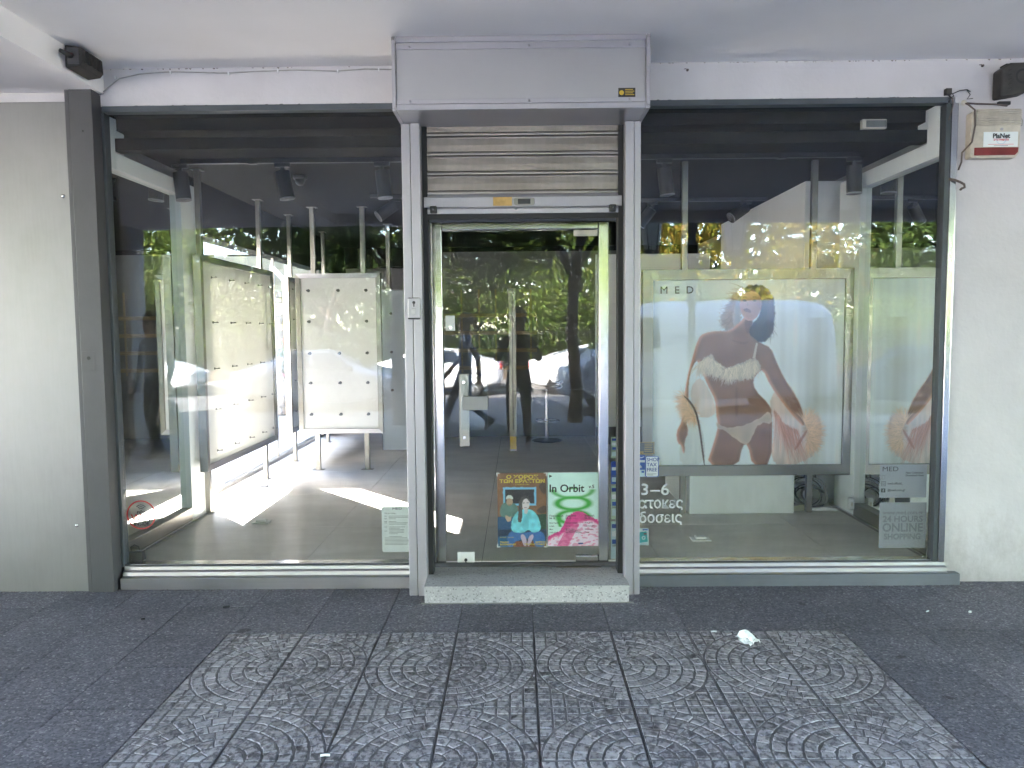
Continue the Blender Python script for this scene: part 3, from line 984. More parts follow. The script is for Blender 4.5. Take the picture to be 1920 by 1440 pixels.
h.prism([(L(-0.018)+0.02*0, 2.276), (L(-0.010), 2.268), (L(0.092), 2.268), (L(0.101), 2.276), (L(0.101), 2.303), (L(0.092), 2.311), (L(-0.010), 2.311), (L(-0.018), 2.303)], LY(-0.131), LY(-0.124), 'y')
hd = h.build('handle_plate', 'stainless', bb, 0.002)
MB().box(L(0.005), L(0.077), LY(-0.1335), LY(-0.130), 2.275, 2.304).build('handle_slot', 'black_plastic', hd, 0.003)
MB().cyl((L(-0.007), LY(-0.132), 2.25), (L(-0.007), LY(-0.117), 2.25), 0.007, n=12).build('bar_screw', 'polished_steel', bb)
for x in (-0.48, 0.548):
    br = MB().box(L(x)-0.019, L(x)+0.019, LY(-0.150), LY(-0.117), 2.226, 2.266).build('stop_bracket', 'black_plastic', bb, 0.005)
    MB().cyl((L(x), LY(-0.152), 2.246), (L(x), LY(-0.149), 2.246), 0.004, n=8).build('bracket_screw', 'polished_steel', br)

ks = empty('key_switch', (-0.59, -0.20, 1.68), 0, 'small grey key switch box on the left shutter guide', 'key switch')
MB().box(-0.036, 0.036, -0.028, 0, -0.062, 0.062).build('switch_body', 'alu_paint', ks, 0.006)
k_ = MB().cyl((0, -0.029, 0.034), (0, -0.027, 0.034), 0.009, n=14).box(-0.0035, 0.0035, -0.029, -0.027, 0.010, 0.034).build('key_hole', 'black_plastic', ks)
MB().box(-0.012, 0.012, -0.030, -0.0275, -0.035, 0.0).build('switch_cover', 'alu_panel', ks, 0.002)
MB().box(-0.034, 0.034, -0.030, -0.0275, -0.060, -0.052).build('switch_lip', 'black_rubber', ks)

# ------------------------------------------------------------------ doorstep
ds = empty('doorstep', (0.035, -0.14, 0), 0, 'pale terrazzo doorstep block in front of the glass door', 'step')
MB().box(-0.58, 0.584, -0.188, 0.24, -0.012, 0.092).build('riser', 'step_terrazzo', ds, 0.004)
MB().box(-0.583, 0.587, -0.196, 0.24, 0.0925, 0.103).build('tread', 'step_terrazzo', ds, 0.003)

mrg = random.Random(6)
mo = MB(); pts_ = []
for k in range(60):
    x = -0.60+1.21*k/59
    pts_.append((x, -0.189-abs(mrg.gauss(0, .006))-.004))
for k in range(59):
    mo.add([(pts_[k][0], -0.187, .006), (pts_[k+1][0], -0.187, .006), (pts_[k+1][0], pts_[k+1][1], .001), (pts_[k][0], pts_[k][1], .001)], [(0, 1, 2, 3)])
mo.build('mortar_joint', 'kerb_stone', ds)

# ------------------------------------------------------------------ glass door
gd = empty('glass_door', (0.015, 0.05, 0.1), 0, 'glass shop door in a polished steel frame under the shutter', 'door')
def D(x): return x-0.015
for x0, x1 in ((-0.517, -0.454), (0.487, 0.547)):
    MB().box(D(x0), D(x1), -0.005, 0.06, 0.004, 2.098).build('stile', 'polished_steel', gd, 0.005)
MB().box(D(-0.4535), D(0.4865), -0.005, 0.06, 2.052, 2.098).build('head_rail', 'polished_steel', gd, 0.005)
MB().box(D(-0.450), D(0.484), 0.02, 0.032, 0.008, 2.050).build('pane', 'glass', gd)
MB().box(D(0.5475), D(0.628), 0.02, 0.030, 0.004, 2.098).build('side_pane', 'glass', gd)
MB().box(D(-0.56), D(-0.518), 0.02, 0.030, 0.004, 2.098).build('side_pane', 'glass', gd)
MB().box(D(-0.64), D(0.70), 0.0, 0.06, 2.099, 2.62).build('over_panel', 'slate_frame', gd)
# lock with pull handle
hp = MB().box(D(-0.362), D(-0.302), 0.004, 0.0195, 0.745, 1.19).build('handle_plate', 'stainless', gd, 0.003)
MB().box(D(-0.348), D(-0.188), -0.030, -0.024, 0.850, 1.185).build('pull_plate', 'clear_plastic', hp, 0.006)
MB().box(D(-0.34), D(-0.186), -0.036, -0.0305, 0.972, 1.055).build('pull_band', 'clad_steel', hp, 0.002)
for z in (0.80, 1.14):
    MB().cyl((D(-0.333), -0.004, z), (D(-0.333), 0.004, z), 0.009, n=14).build('bolt', 'polished_steel', hp)
ul = MB().box(D(-0.438), D(-0.382), 0.0, 0.019, 1.452, 1.543).build('upper_lock', 'white_plastic', gd, 0.003)
MB().cyl((D(-0.408), -0.004, 1.472), (D(-0.408), 0.0, 1.472), 0.011, n=14).build('lock_cylinder', 'polished_steel', ul)
fl = MB().box(D(-0.385), D(-0.280), -0.004, 0.019, 0.014, 0.090).build('floor_lock', 'white_plastic', gd, 0.003)
MB().cyl((D(-0.333), -0.008, 0.040), (D(-0.333), -0.003, 0.040), 0.010, n=14).box(D(-0.336), D(-0.330), -0.010, -0.004, 0.012, 0.040).build('lock_key', 'black_plastic', fl)
MB().box(D(0.344), D(0.488), -0.006, 0.040, 0.010, 0.062).build('floor_hinge', 'polished_steel', gd, 0.008)
MB().box(D(0.22), D(0.496), -0.060, 0.055, 0.003, 0.0065).build('hinge_cover', 'stainless', gd, 0.001)
tc = MB().box(D(0.338), D(0.482), 0.010, 0.019, 2.012, 2.049).build('door_contact', 'cream_plastic', gd, 0.004)
MB().box(D(0.375), D(0.445), 0.006, 0.0095, 2.022, 2.040).build('contact_lid', 'cream_plastic', tc, 0.002)
# ================================================================== INSIDE THE SHOP
# white mirrored portals at both ends of the display windows
def portal(xw, sgn, label):
    """xw: plane of the mirror; sgn +1 when it faces +X"""
    p = empty('mirror_portal', (xw, 0.7, 0.13), 0, label, 'mirror')
    t = 0.03*sgn                      # proud of the mirror
    def bxx(name, mat, y0, y1, z0, z1, d0=-0.10, d1=0.03, bev=0.003):
        xa, xb = sorted((d0*sgn, d1*sgn))
        return MB().box(xa, xb, y0-0.7, y1-0.7, z0-0.13, z1-0.13).build(name, mat, p, bev)
    bxx('front_post', 'portal_white', 0.062, 0.199, 2.56, 2.868)
    bxx('front_post_top', 'portal_white', 0.1995, 0.31, 2.755, 2.868, bev=0)
    bxx('lintel', 'portal_white', 0.1995, 1.10, 2.56, 2.665)
    bxx('jamb', 'portal_white', 1.1005, 1.46, 0.13, 2.665)
    bxx('kerb', 'stainless', 0.062, 1.10, 0.13, 0.235)
    bxx('kerb_lip', 'polished_steel', 0.062, 1.50, 0.13, 0.150, d0=0.0305, d1=0.052)
    xa, xb = sorted((-0.02*sgn, -0.012*sgn))
    MB().box(xa, xb, 0.062-0.7, 1.099-0.7, 0.106, 2.429).build('mirror_sheet', 'mirror', p)
    return p
portal(-2.50, 1, 'white angled frame with a mirror at the left end of the left window')
portal(2.535, -1, 'white angled frame with a mirror at the right end of the right window')

# pegboard display panels on stainless posts
def peg_mesh():
    mb = MB()
    mb.cyl((0, 0, 0), (0, -0.006, 0), 0.010, 0.008, n=10)
    mb.cyl((0, -0.006, 0), (0, -0.045, 0), 0.0032, n=6)
    mb.cyl((-0.012, -0.036, 0.004), (0.012, -0.036, 0.004), 0.003, n=6)
    return mb.mesh('peg')
PEG = peg_mesh(); PEG.materials.append(MATS['ink_grey'])
def disc_mesh():
    mb = MB()
    mb.cyl((0, 0, 0), (0, -0.004, 0), 0.016, 0.014, n=14)
    mb.cyl((0, -0.004, 0), (0, -0.05, 0), 0.004, n=6)
    mb.cyl((0, -0.05, 0), (0, -0.054, 0), 0.010, n=10)
    return mb.mesh('peg')
DISC = disc_mesh(); DISC.materials.append(MATS['grey_steel'])
def board(loc, rz, wid, z0, z1, pegs_x, pegs_z, posts, label, peg=None, panel='board_white', fw_=0.048, ceil=2.80):
    """local frame: front faces -Y, board centred on x=0"""
    o = empty('display_board', (loc[0], loc[1], 0.13), rz, label, 'display board', 'steel framed display boards in the shop')
    a, b_ = z0-0.13, z1-0.13
    h = wid/2
    if fw_:
        MB().prism([(-h, a), (-h+fw_, a+fw_), (-h+fw_, b_-fw_), (-h, b_)], -0.03, 0.03, 'y').build('frame_side', 'stainless', o, 0.001)
        MB().prism([(h, a), (h, b_), (h-fw_, b_-fw_), (h-fw_, a+fw_)], -0.03, 0.03, 'y').build('frame_side', 'stainless', o, 0.001)
        MB().prism([(-h, a), (h, a), (h-fw_, a+fw_), (-h+fw_, a+fw_)], -0.03, 0.03, 'y').build('frame_rail', 'stainless_h', o, 0.001)
        MB().prism([(-h, b_), (-h+fw_, b_-fw_), (h-fw_, b_-fw_), (h, b_)], -0.03, 0.03, 'y').build('frame_rail', 'stainless_h', o, 0.001)
    MB().box(-h+fw_+0.0005, h-fw_-0.0005, -0.012, 0.012, a+fw_+0.0005, b_-fw_-0.0005).build('panel', panel, o)
    for px in posts:
        MB().box(px-0.024, px+0.024, 0.032, 0.072, 0.0, ceil-0.131).build('post', 'stainless', o, 0.003)
        MB().box(px-0.06, px+0.06, 0.012, 0.092, 0.0, 0.005).build('foot_plate', 'stainless', o, 0.001)
        MB().box(px-0.05, px+0.05, 0.012, 0.092, ceil-0.137, ceil-0.132).build('top_plate', 'stainless', o, 0.001)
    for x in pegs_x:
        for z in pegs_z:
            q = bpy.data.objects.new('peg', peg or PEG)
            q.location = (x, -0.0125, z-0.13)
            COL.objects.link(q); q.parent = o
    return o
pz = [2.0, 1.68, 1.36, 1.03, 0.70]
board((-2.40, 2.03), math.pi/2, 1.72, 0.49, 2.135, [-0.62, -0.24, 0.12, 0.46, 0.76], [1.98, 1.63, 1.27, 0.95, 0.62], [-0.66, 0.72],
      'side-on framed white pegboard standing nearest to the left mirror')
board((-2.40, 4.47), math.pi/2, 2.20, 0.49, 2.12, [-0.90, -0.5, -0.1, 0.3, 0.7], pz, [-0.74, 0.7],  # lengthened at its hidden rear end to block a stray sun streak
      'narrow edge-on pegboard half hidden behind the frontal white board')
board((-1.805, 3.17), 0, 0.855, 0.515, 2.13, [-0.30, 0.0, 0.28], [1.96, 1.65, 1.33, 1.03, 0.71], [-0.26, 0.245],
      'white pegboard facing the street in the left window, on two steel legs', DISC, 'board_opaque')
board((-1.27, 4.45), 0, 0.70, 0.135, 2.03, [-0.22, 0.0, 0.22], [1.75, 1.3, 0.85], [-0.25, 0.25],
      'blue-grey frameless pegboard standing behind the white boards beside the door', DISC, 'blue_grey_panel', 0.004)

# dark grid wall with wooden rails, seen through the door
gw = empty('rail_grid_wall', (-0.25, 5.55, 0.13), 0, 'dark shelving wall with a grid of wooden rails seen through the door', 'shelving')
MB().box(-0.98, 1.60, 0.0, 0.05, 0.62, 2.44).build('backing', 'grid_dark', gw)
MB().box(-0.95, 1.75, 0.0, 0.05, 0.0, 0.619).build('lower_panel', 'grid_dark', gw)
for z in (1.74, 1.51, 1.28, 1.05):
    MB().box(-0.72, 0.50, -0.022, -0.0005, z-0.155, z-0.105).build('rail', 'wood_rail', gw, 0.002)
for x in (-0.49, -0.26, -0.04, 0.42):
    MB().box(x-0.012, x+0.012, -0.012, -0.0006, 0.85, 1.95).build('stile', 'wood_rail', gw)
pst = empty('steel_pillar', (-0.065, 4.38, 0.13), 0, 'slim steel pillar with a yellow sticker at its foot behind the door', 'pillar')
MB().box(-0.042, 0.042, -0.03, 0.03, 0.0, 1.90).build('column', 'stainless', pst, 0.003)
MB().box(-0.004, 0.004, -0.032, -0.0305, 0.25, 1.88).build('groove', 'grey_steel', pst)
MB().box(-0.036, 0.036, -0.033, -0.0305, 0.02, 0.17).build('sticker', 'label_yellow', pst)
# bar stool
stl = empty('bar_stool', (0.36, 5.15, 0.13), 0, 'black bar stool on a chrome stem behind the door', 'stool')
MB().lathe((0, 0, 0), [(0.19, 0.0), (0.20, 0.006), (0.17, 0.016), (0.04, 0.03)], 28).build('base', 'black_plastic', stl)
MB().cyl((0, 0, 0.03), (0, 0, 0.66), 0.026, 0.020).build('stem', 'polished_steel', stl)
MB().tube([(0.16*math.cos(t), 0.16*math.sin(t), 0.26) for t in np.linspace(-2.6, 2.6, 16)], 0.009).build('foot_ring', 'polished_steel', stl)
MB().lathe((0, 0, 0.66), [(0.06, 0.0), (0.18, 0.012), (0.20, 0.035), (0.19, 0.055), (0.08, 0.048)], 28).build('seat', 'black_plastic', stl)
MB().tube([(0.19*math.cos(t), 0.19*math.sin(t), 0.72+0.03*math.cos(2*t)) for t in np.linspace(-0.3, 3.4, 14)], 0.02).build('backrest', 'black_plastic', stl)

# white partition and plinth on the right
pw = empty('white_partition', (2.50, 3.0, 0.13), 0, 'white painted partition block running back behind the advert panel', 'partition')
MB().box(-0.17, 0.20, -1.28, 1.30, 0.0, 2.60).build('block', 'inner_white', pw, 0.004)
pl_ = empty('white_plinth', (1.71, 1.7, 0.13), 0, 'low white plinth on the floor under the advert panel', 'plinth')
MB().box(-0.405, 0.395, -0.48, 0.50, 0.0, 0.32).build('plinth_body', 'portal_white', pl_, 0.004)
Bx('rear_screen', 'inner_white', bld, 0.95, 2.33, 4.8, 4.9, 0.13, 2.45)
Bx('rear_skirting', 'ink_grey', bld, 0.95, 2.32, 4.785, 4.799, 0.13, 0.35)

# framed advert panel
lbx = empty('advert_panel', (1.73, 1.2, 0.13), 0, 'big steel framed swimwear advert panel in the right window', 'advert panel')
hw = 0.795; a, b_ = 0.435-0.13, 1.99-0.13; f_ = 0.078
MB().prism([(-hw, a), (-hw+f_, a+f_), (-hw+f_, b_-f_), (-hw, b_)], -0.03, 0.04, 'y').build('frame_side', 'stainless', lbx, 0.001)
MB().prism([(hw, a), (hw, b_), (hw-f_, b_-f_), (hw-f_, a+f_)], -0.03, 0.04, 'y').build('frame_side', 'stainless', lbx, 0.001)
MB().prism([(-hw, a), (hw, a), (hw-f_, a+f_), (-hw+f_, a+f_)], -0.03, 0.04, 'y').build('frame_rail', 'stainless', lbx, 0.001)
MB().prism([(-hw, b_), (-hw+f_, b_-f_), (hw-f_, b_-f_), (hw, b_)], -0.03, 0.04, 'y').build('frame_rail', 'stainless', lbx, 0.001)
MB().box(-hw+f_+0.0005, hw-f_-0.0005, 0.0, 0.03, a+f_+0.0005, b_-f_-0.0005).build('back_panel', 'inner_white', lbx)
for px in (-0.47, 0.50):
    MB().box(px-0.022, px+0.022, 0.042, 0.085, 0.0, 2.668).build('post', 'stainless', lbx, 0.003)

def advert_img(W=420, H=420):
    u, v_ = np.meshgrid(np.linspace(95, 1345, W), np.linspace(75, 1330, H))
    n1 = vnoise(u, v_, 1/60., 1)-.5; n2 = vnoise(u, v_, 1/9., 2)-.5; n3 = vnoise(u, v_, 1/220., 3)
    st = vnoise(u, v_*0.12, 1/16., 4)-.5
    def C(*c): return np.array(lin(*c))
    img = np.ones((H, W, 3))*C(196, 201, 203)*1.62
    img *= (0.92+0.16*n3)[..., None]
    img *= (1+(u > 930)*(0.05*np.sin(u/26.)+0.025*np.sin(u/9.)))[..., None]
    col_ = np.clip(1.2-np.abs(u-1170)/70., 0, 1)*(v_ > 330)
    img[:] = img*(1-.35*blur(col_, 4)[..., None])+C(150, 146, 110)*.35*blur(col_, 4)[..., None]
    def mask(pts, sm=2, jit=0.0, soft=2):
        ju, jv = u+n2*jit+n1*jit*.6, v_+st*jit*1.6
        return blur(in_poly(ju, jv, smooth_poly(pts, sm)).astype(float), soft)
    def paint(col, pts, sm=2, jit=0.0, a=1.0, tex=None, soft=2):
        msk = mask(pts, sm, jit, soft)*a
        c = np.ones_like(img)*np.array(col)
        if tex is not None:
            c = c*tex[..., None]
        img[:] = img*(1-msk[..., None])+c*msk[..., None]
    rs = np.random.RandomState(7)
    def strokes(n, base, direc, length, col, a=.6, spread=.5, curl=.6, var=.35):
        """fine feather or hair strokes: base() -> point, direc(point) -> unit vector"""
        for _ in range(n):
            p = np.array(base(), float); d = np.array(direc(p), float)
            ang = math.atan2(d[1], d[0])+rs.normal(0, spread)
            L_ = length*rs.uniform(.5, 1.2); cu = rs.normal(0, curl)
            cc = np.array(col)*rs.uniform(1-var, 1+var)
            K = int(L_/1.6)+2
            for k in range(K):
                t = k/(K-1)
                an = ang+cu*t
                p = p+np.array([math.cos(an), math.sin(an)])*L_/K
                i = int((p[1]-75)/1255*(H-1)); j = int((p[0]-95)/1250*(W-1))
                if 0 <= i < H and 0 <= j < W:
                    al_ = a*(1-.75*t)
                    img[i, j] = img[i, j]*(1-al_)+cc*al_
    def along(pts):
        def g():
            k = rs.randint(0, len(pts)-1); t = rs.rand()
            return (pts[k][0]*(1-t)+pts[k+1][0]*t+rs.normal(0, 5), pts[k][1]*(1-t)+pts[k+1][1]*t+rs.normal(0, 5))
        return g
    away = lambda cx, cy_: (lambda p: (p-np.array([cx, cy_]))/(np.linalg.norm(p-np.array([cx, cy_]))+1e-6))
    skin = C(196, 146, 120)*1.15
    robe = C(226, 182, 162)
    paint(robe, [(860, 880), (960, 760), (1010, 790), (1060, 900), (1100, 1010), (1200, 980), (1215, 1100), (1200, 1230), (1080, 1330), (880, 1340), (900, 1100), (880, 960)], jit=10, a=.6, tex=1+.6*st)
    paint(C(205, 200, 186), [(300, 1080), (400, 1000), (440, 1130), (450, 1340), (260, 1340)], jit=8, a=.45, tex=1+.4*st)
    paint(C(176, 150, 128), [(700, 120), (620, 190), (590, 260), (540, 300), (528, 360), (550, 405), (600, 400), (650, 420), (680, 330), (690, 230)], jit=26, a=.8, tex=1+.8*st)
    strokes(420, along([(690, 130), (640, 200), (610, 300), (620, 390)]), lambda p: (-.75, .65), 85, C(168, 140, 118), .5, .35, .8)
    torso = [(600, 420), (672, 350), (700, 320), (755, 340), (735, 440), (800, 500), (870, 530), (905, 620), (960, 740), (1050, 880), (1100, 1000), (1100, 1080), (1040, 1020), (960, 920), (870, 790), (820, 680), (790, 700), (755, 750), (770, 820), (860, 910), (888, 970), (885, 1345), (760, 1345), (728, 1190), (692, 1195), (665, 1345), (450, 1345), (510, 1150), (530, 1060), (515, 980), (510, 890), (470, 810), (430, 720), (400, 640), (382, 610), (340, 700), (330, 830), (340, 960), (320, 1030), (335, 1110), (308, 1160), (312, 1250), (296, 1245), (288, 1190), (262, 1180), (252, 1100), (290, 1030), (300, 900), (320, 740), (350, 620), (390, 470), (430, 430), (520, 415)]
    m0 = mask(torso, 1, 0, 0)
    inner = blur(m0, 70)
    gx = np.gradient(blur(m0, 30), axis=1)*14
    shade = np.clip(1.42-.86*inner+.5*np.clip(gx, -.5, .6)+.12*n1, .42, 1.5)
    paint(skin, torso, 1, tex=shade)
    tint = np.clip(inner, 0, 1)[..., None]*m0[..., None]*.12
    img[:] = img*(1-tint)+C(96, 60, 52)*tint
    paint(C(84, 56, 48), [(640, 790), (655, 790), (662, 980), (650, 1010), (640, 980)], a=.35, soft=5)
    paint(C(84, 56, 48), [(600, 470), (690, 500), (735, 480), (700, 515), (620, 490)], a=.35, soft=4)
    paint(C(80, 50, 44), [(690, 330), (752, 345), (740, 430), (705, 440)], a=.55, soft=3)
    paint(C(40, 32, 33), [(700, 110), (800, 105), (880, 170), (893, 300), (888, 420), (840, 492), (780, 496), (730, 450), (724, 390), (790, 330), (800, 240), (740, 170), (690, 170)], jit=8, tex=1+.7*st)
    strokes(240, along([(800, 120), (870, 220), (870, 380)]), lambda p: (-.05, 1), 110, C(70, 54, 50), .5, .15, .3)
    face = [(668, 200), (700, 155), (765, 150), (806, 200), (806, 262), (782, 322), (742, 352), (704, 346), (674, 300), (662, 250)]
    fm = blur(mask(face, 2, 0, 0), 22)
    paint(skin*1.02, face, tex=np.clip(1.25-.45*fm+.25*np.clip((740-u)/80, -1, 1), .5, 1.5))
    paint(C(108, 52, 50), [(682, 275), (712, 262), (738, 284), (735, 298), (705, 290)], a=.85, soft=1)
    for ex in (694, 758):
        paint(C(34, 26, 26), [(ex-17, 214), (ex, 206), (ex+18, 216), (ex, 222)], a=.9, soft=1)
        paint(C(52, 38, 34), [(ex-20, 192), (ex, 184), (ex+22, 194), (ex, 192)], a=.75, soft=1)
    paint(skin*.6, [(712, 215), (722, 250), (706, 254)], a=.5, soft=1)
    fth = C(224, 206, 184)
    lft = [(385, 650), (462, 560), (540, 640), (575, 668), (545, 740), (460, 700), (400, 685)]
    rgt = [(560, 685), (640, 650), (768, 600), (806, 650), (800, 692), (752, 745), (690, 745), (640, 755), (590, 720)]
    for pl_ in (lft, rgt):
        paint(fth*.8, pl_, jit=22, a=.9, tex=1+.8*st)
    strokes(420, along([(400, 640), (460, 600), (540, 650)]), lambda p: (-.1, 1), 105, fth*1.1, .6, .35, .5)
    strokes(480, along([(580, 680), (660, 655), (780, 625)]), lambda p: (-.12, 1), 100, fth*1.1, .6, .3, .5)
    paint(fth, [(768, 605), (784, 500), (772, 500), (750, 605)], 0, soft=1)
    brief = [(515, 1025), (565, 1078), (660, 1072), (800, 1018), (872, 955), (888, 1055), (800, 1040), (760, 1130), (728, 1192), (690, 1182), (620, 1132), (560, 1088), (522, 1075)]
    paint(C(226, 200, 176), brief, 1, jit=5, tex=1.15-.35*blur(mask(brief, 1), 20)+.2*n1)
    paint(robe, [(400, 730), (440, 760), (500, 880), (516, 1000), (400, 1005), (350, 900), (340, 800)], jit=6, a=.5, tex=1+.5*st)
    fp = C(222, 184, 150)
    paint(fp, [(305, 870), (345, 880), (380, 945), (400, 1005), (375, 1030), (310, 1030), (285, 930)], jit=40, a=.7, tex=1+.6*st)
    strokes(700, along([(310, 860), (330, 950), (380, 1010)]), lambda p: (-.7, .5), 75, fp*1.15, .55, .9, .8)
    paint(fp, [(1095, 1030), (1160, 1000), (1180, 1060), (1170, 1190), (1120, 1190), (1080, 1110)], jit=40, a=.7, tex=1+.6*st)
    strokes(900, along([(1100, 1030), (1140, 1110), (1120, 1200)]), away(1040, 1110), 100, fp*1.15, .55, .6, .7)
    strokes(260, along([(900, 960), (960, 1050), (1060, 1100)]), lambda p: (.25, 1), 260, C(208, 150, 130), .35, .12, .2)
    paint(C(170, 98, 80), [(1030, 1230), (1110, 1090), (1125, 1100), (1050, 1230)], a=.7)
    paint(C(92, 62, 48), [(288, 842), (340, 880), (385, 950), (412, 1060), (448, 1335), (436, 1335), (400, 1070), (375, 960), (330, 890)], 1, soft=1)
    return img
print_grid('print_sheet', -hw+f_+0.001, hw-f_-0.001, a+f_+0.001, b_-f_-0.001, -0.003, advert_img(), 'print_gloss', lbx)

# track lighting
tr = empty('ceiling_track', (0, 1.02, 2.80), 0, 'long black lighting track along the shop ceiling behind the windows', 'light track')
MB().box(-2.42, 2.45, -0.018, 0.018, -0.035, -0.001).build('track_rail', 'spot_black', tr, 0.002)
for x in (-1.9, -0.6, 0.6, 1.9):
    MB().box(x-0.03, x+0.03, -0.022, 0.022, -0.041, -0.0352).build('track_joint', 'spot_black', tr)
def spot(x, y, rx, rz, label, L_=0.20, rail=-0.035):
    s = empty('track_spotlight', (x, y, 2.80), rz, label, 'spotlight', 'black cylinder spotlights on the ceiling track')
    MB().box(-0.055, 0.055, -0.016, 0.016, rail-0.028, rail-0.001).build('adapter', 'spot_black', s, 0.003)
    MB().box(-0.012, 0.012, -0.012, 0.012, rail-0.075, rail-0.029).build('arm', 'spot_black', s, 0.002)
    d = Vector((math.sin(rx), 0.0, -math.cos(rx)))
    p0 = Vector((0, 0, rail-0.06))
    bd = MB().cyl(p0, p0+d*L_, 0.052, 0.053, n=28).build('lamp_body', 'spot_black', s, 0.003)
    MB().lathe((0, 0, 0), [(0.053, 0.0), (0.055, 0.004), (0.053, 0.010), (0.044, 0.010), (0.040, 0.004)], 28).build('rim', 'alu_paint', bd).matrix_local = Matrix.Translation(p0+d*(L_+0.0))@d.to_track_quat('-Z', 'Y').to_matrix().to_4x4()
spot(-2.43, 1.02, 0.10, 0, 'leftmost black track spotlight beside the left mirror frame')
spot(-1.69, 1.02, 0.16, 0, 'black track spotlight above the middle of the left window')
spot(-0.97, 1.02, 0.10, 0, 'black track spotlight just left of the shutter housing')
spot(1.06, 1.02, 0.12, 0, 'black track spotlight just right of the shutter, deep in shadow')
spot(2.42, 1.02, 0.02, 0, 'rightmost black track spotlight in front of the white frame')
t2 = empty('ceiling_track', (-0.75, 2.6, 2.80), 0.15, 'short rear lighting track carrying a tilted cluster of spotlights', 'light track')
MB().box(-0.6, 0.6, -0.018, 0.018, -0.035, -0.001).build('track_rail', 'spot_black', t2, 0.002)
spot(-1.12, 2.545, -0.95, 0.4, 'sharply tilted spotlight, left one of the rear cluster')
spot(-0.86, 2.585, -0.5, 0.9, 'half tilted spotlight, right one of the rear cluster')
t3 = empty('ceiling_track', (1.9, 2.9, 2.80), 0, 'rear lighting track above the white partition', 'light track')
MB().box(-0.9, 0.5, -0.018, 0.018, -0.035, -0.001).build('track_rail', 'spot_black', t3, 0.002)
spot(2.2, 2.9, -1.0, 0.3, 'tilted spotlight in front of the white partition')
spot(1.3, 2.9, -0.7, -0.5, 'tilted spotlight in the dark ceiling behind the advert panel')
# dome camera, emergency light
dc = empty('dome_camera', (-1.74, 1.65, 2.80), 0, 'small black dome camera on the shop ceiling', 'security camera')
MB().lathe((0, 0, -0.03), [(0.055, 0.029), (0.055, 0.01), (0.048, 0.0)], 20).build('ring', 'spot_black', dc)
MB().ball((0, 0, -0.04), 0.04).build('dome', 'black_plastic', dc)
em = empty('emergency_light', (2.17, 0.195, 2.78), 0, 'small pale emergency light box on the dark ceiling beam', 'light')
MB().box(-0.075, 0.075, -0.03, 0.003, -0.028, 0.028).build('case', 'cream_plastic', em, 0.004)
MB().box(-0.052, 0.070, -0.034, -0.0305, -0.020, 0.020).build('lens', 'ink_grey', em, 0.002)

# floor sockets
for (x, y, lab) in ((-1.93, 1.04, 'white floor socket box in front of the sunlit patch, left window'),
                    (-2.33, 2.31, 'floor socket with a dark lid beside the side-on pegboard'),
                    (1.22, 0.50, 'white floor socket box below the white Greek lettering')):
    fs_ = empty('floor_socket', (x, y, 0.1305), 0.0, lab, 'floor socket', 'floor socket boxes')
    MB().prism([(-0.062, -0.045), (0.062, -0.045), (0.062, 0.045), (-0.062, 0.045)], 0.0, 0.008, 'z').build('base_plate', 'white_plastic', fs_, 0.002)
    MB().box(-0.036, 0.036, -0.026, 0.026, 0.0085, 0.026).build('socket_cover', 'ink_grey' if 'dark lid' in lab else 'white_plastic', fs_, 0.006)

# cables and power strip under the advert panel
ct = empty('cable_tangle', (2.30, 1.50, 0.13), 0, 'tangle of coiled grey and black cables right of the white plinth', 'cables')
rg = random.Random(8)
for k in range(9):
    r = rg.uniform(0.08, 0.15); cx, cy0 = rg.uniform(-.06, .05), rg.uniform(-.05, .05)
    tz = rg.uniform(0.5, 1.1); pts = []
    turns = rg.uniform(1.2, 2.6); ph = rg.uniform(0, 6)
    for i in range(34):
        t = ph+turns*2*math.pi*i/33
        x = cx+r*math.cos(t)*(1+.05*math.sin(3*t)); q = r*math.sin(t)
        pts.append((x, cy0+q*math.cos(tz)-0.03*k/9, 0.012+abs(q*math.sin(tz)+r*math.sin(tz))*0.9))
    MB().tube(pts, rg.choice((0.0045, 0.006)), 6).build('cable_coil', rg.choice(('cable_grey', 'cable_grey', 'cable_black')), ct)
for k in range(4):
    x = -0.02+0.03*k
    MB().tube([(x, 0, 0.20+rg.uniform(0, .05)), (x+0.02, 0.01, 0.30), (x-0.01, -0.2, 0.42), (x, -0.24, 0.5)], 0.006).build('riser_cable', 'cable_black', ct)
psb = empty('power_strip', (2.17, 1.32, 0.13), 0.35, 'cream power block lying in front of the cable tangle', 'power strip')
MB().box(-0.055, 0.055, -0.025, 0.025, 0.0, 0.045).build('strip_body', 'cream_plastic', psb, 0.006)
MB().tube([(0.055, 0, 0.02), (0.12, -0.02, 0.01), (0.20, 0.0, 0.008), (0.30, -0.06, 0.008), (0.36, -0.10, 0.008)], 0.004).build('lead', 'cable_grey', psb)
ib = empty('inline_plug', (2.36, 1.27, 0.13), -0.2, 'white inline plug connector on the floor by the mirror', 'plug')
MB().tube([(-0.10, 0, 0.014), (-0.06, 0, 0.016), (0.0, 0, 0.02), (0.05, 0, 0.016), (0.09, 0, 0.012)], 0.012, 8, [0.006, 0.014, 0.017, 0.013, 0.006]).build('plug_body', 'white_plastic', ib)
sw_ = empty('wall_socket', (2.50, 1.105, 0.20), 0, 'white square wall socket at the foot of the right mirror frame', 'socket')
MB().box(-0.0445, -0.001, -0.045, -0.006, -0.01, 0.08).build('socket_plate', 'white_plastic', sw_, 0.008)
MB().box(-0.030, -0.016, -0.048, -0.0452, 0.02, 0.05).build('socket_insert', 'cream_plastic', sw_, 0.002)
ad_ = empty('power_adapter', (-2.405, 0.11, 0.13), 0.1, 'black power adapter in the bottom left corner of the left window', 'adapter')
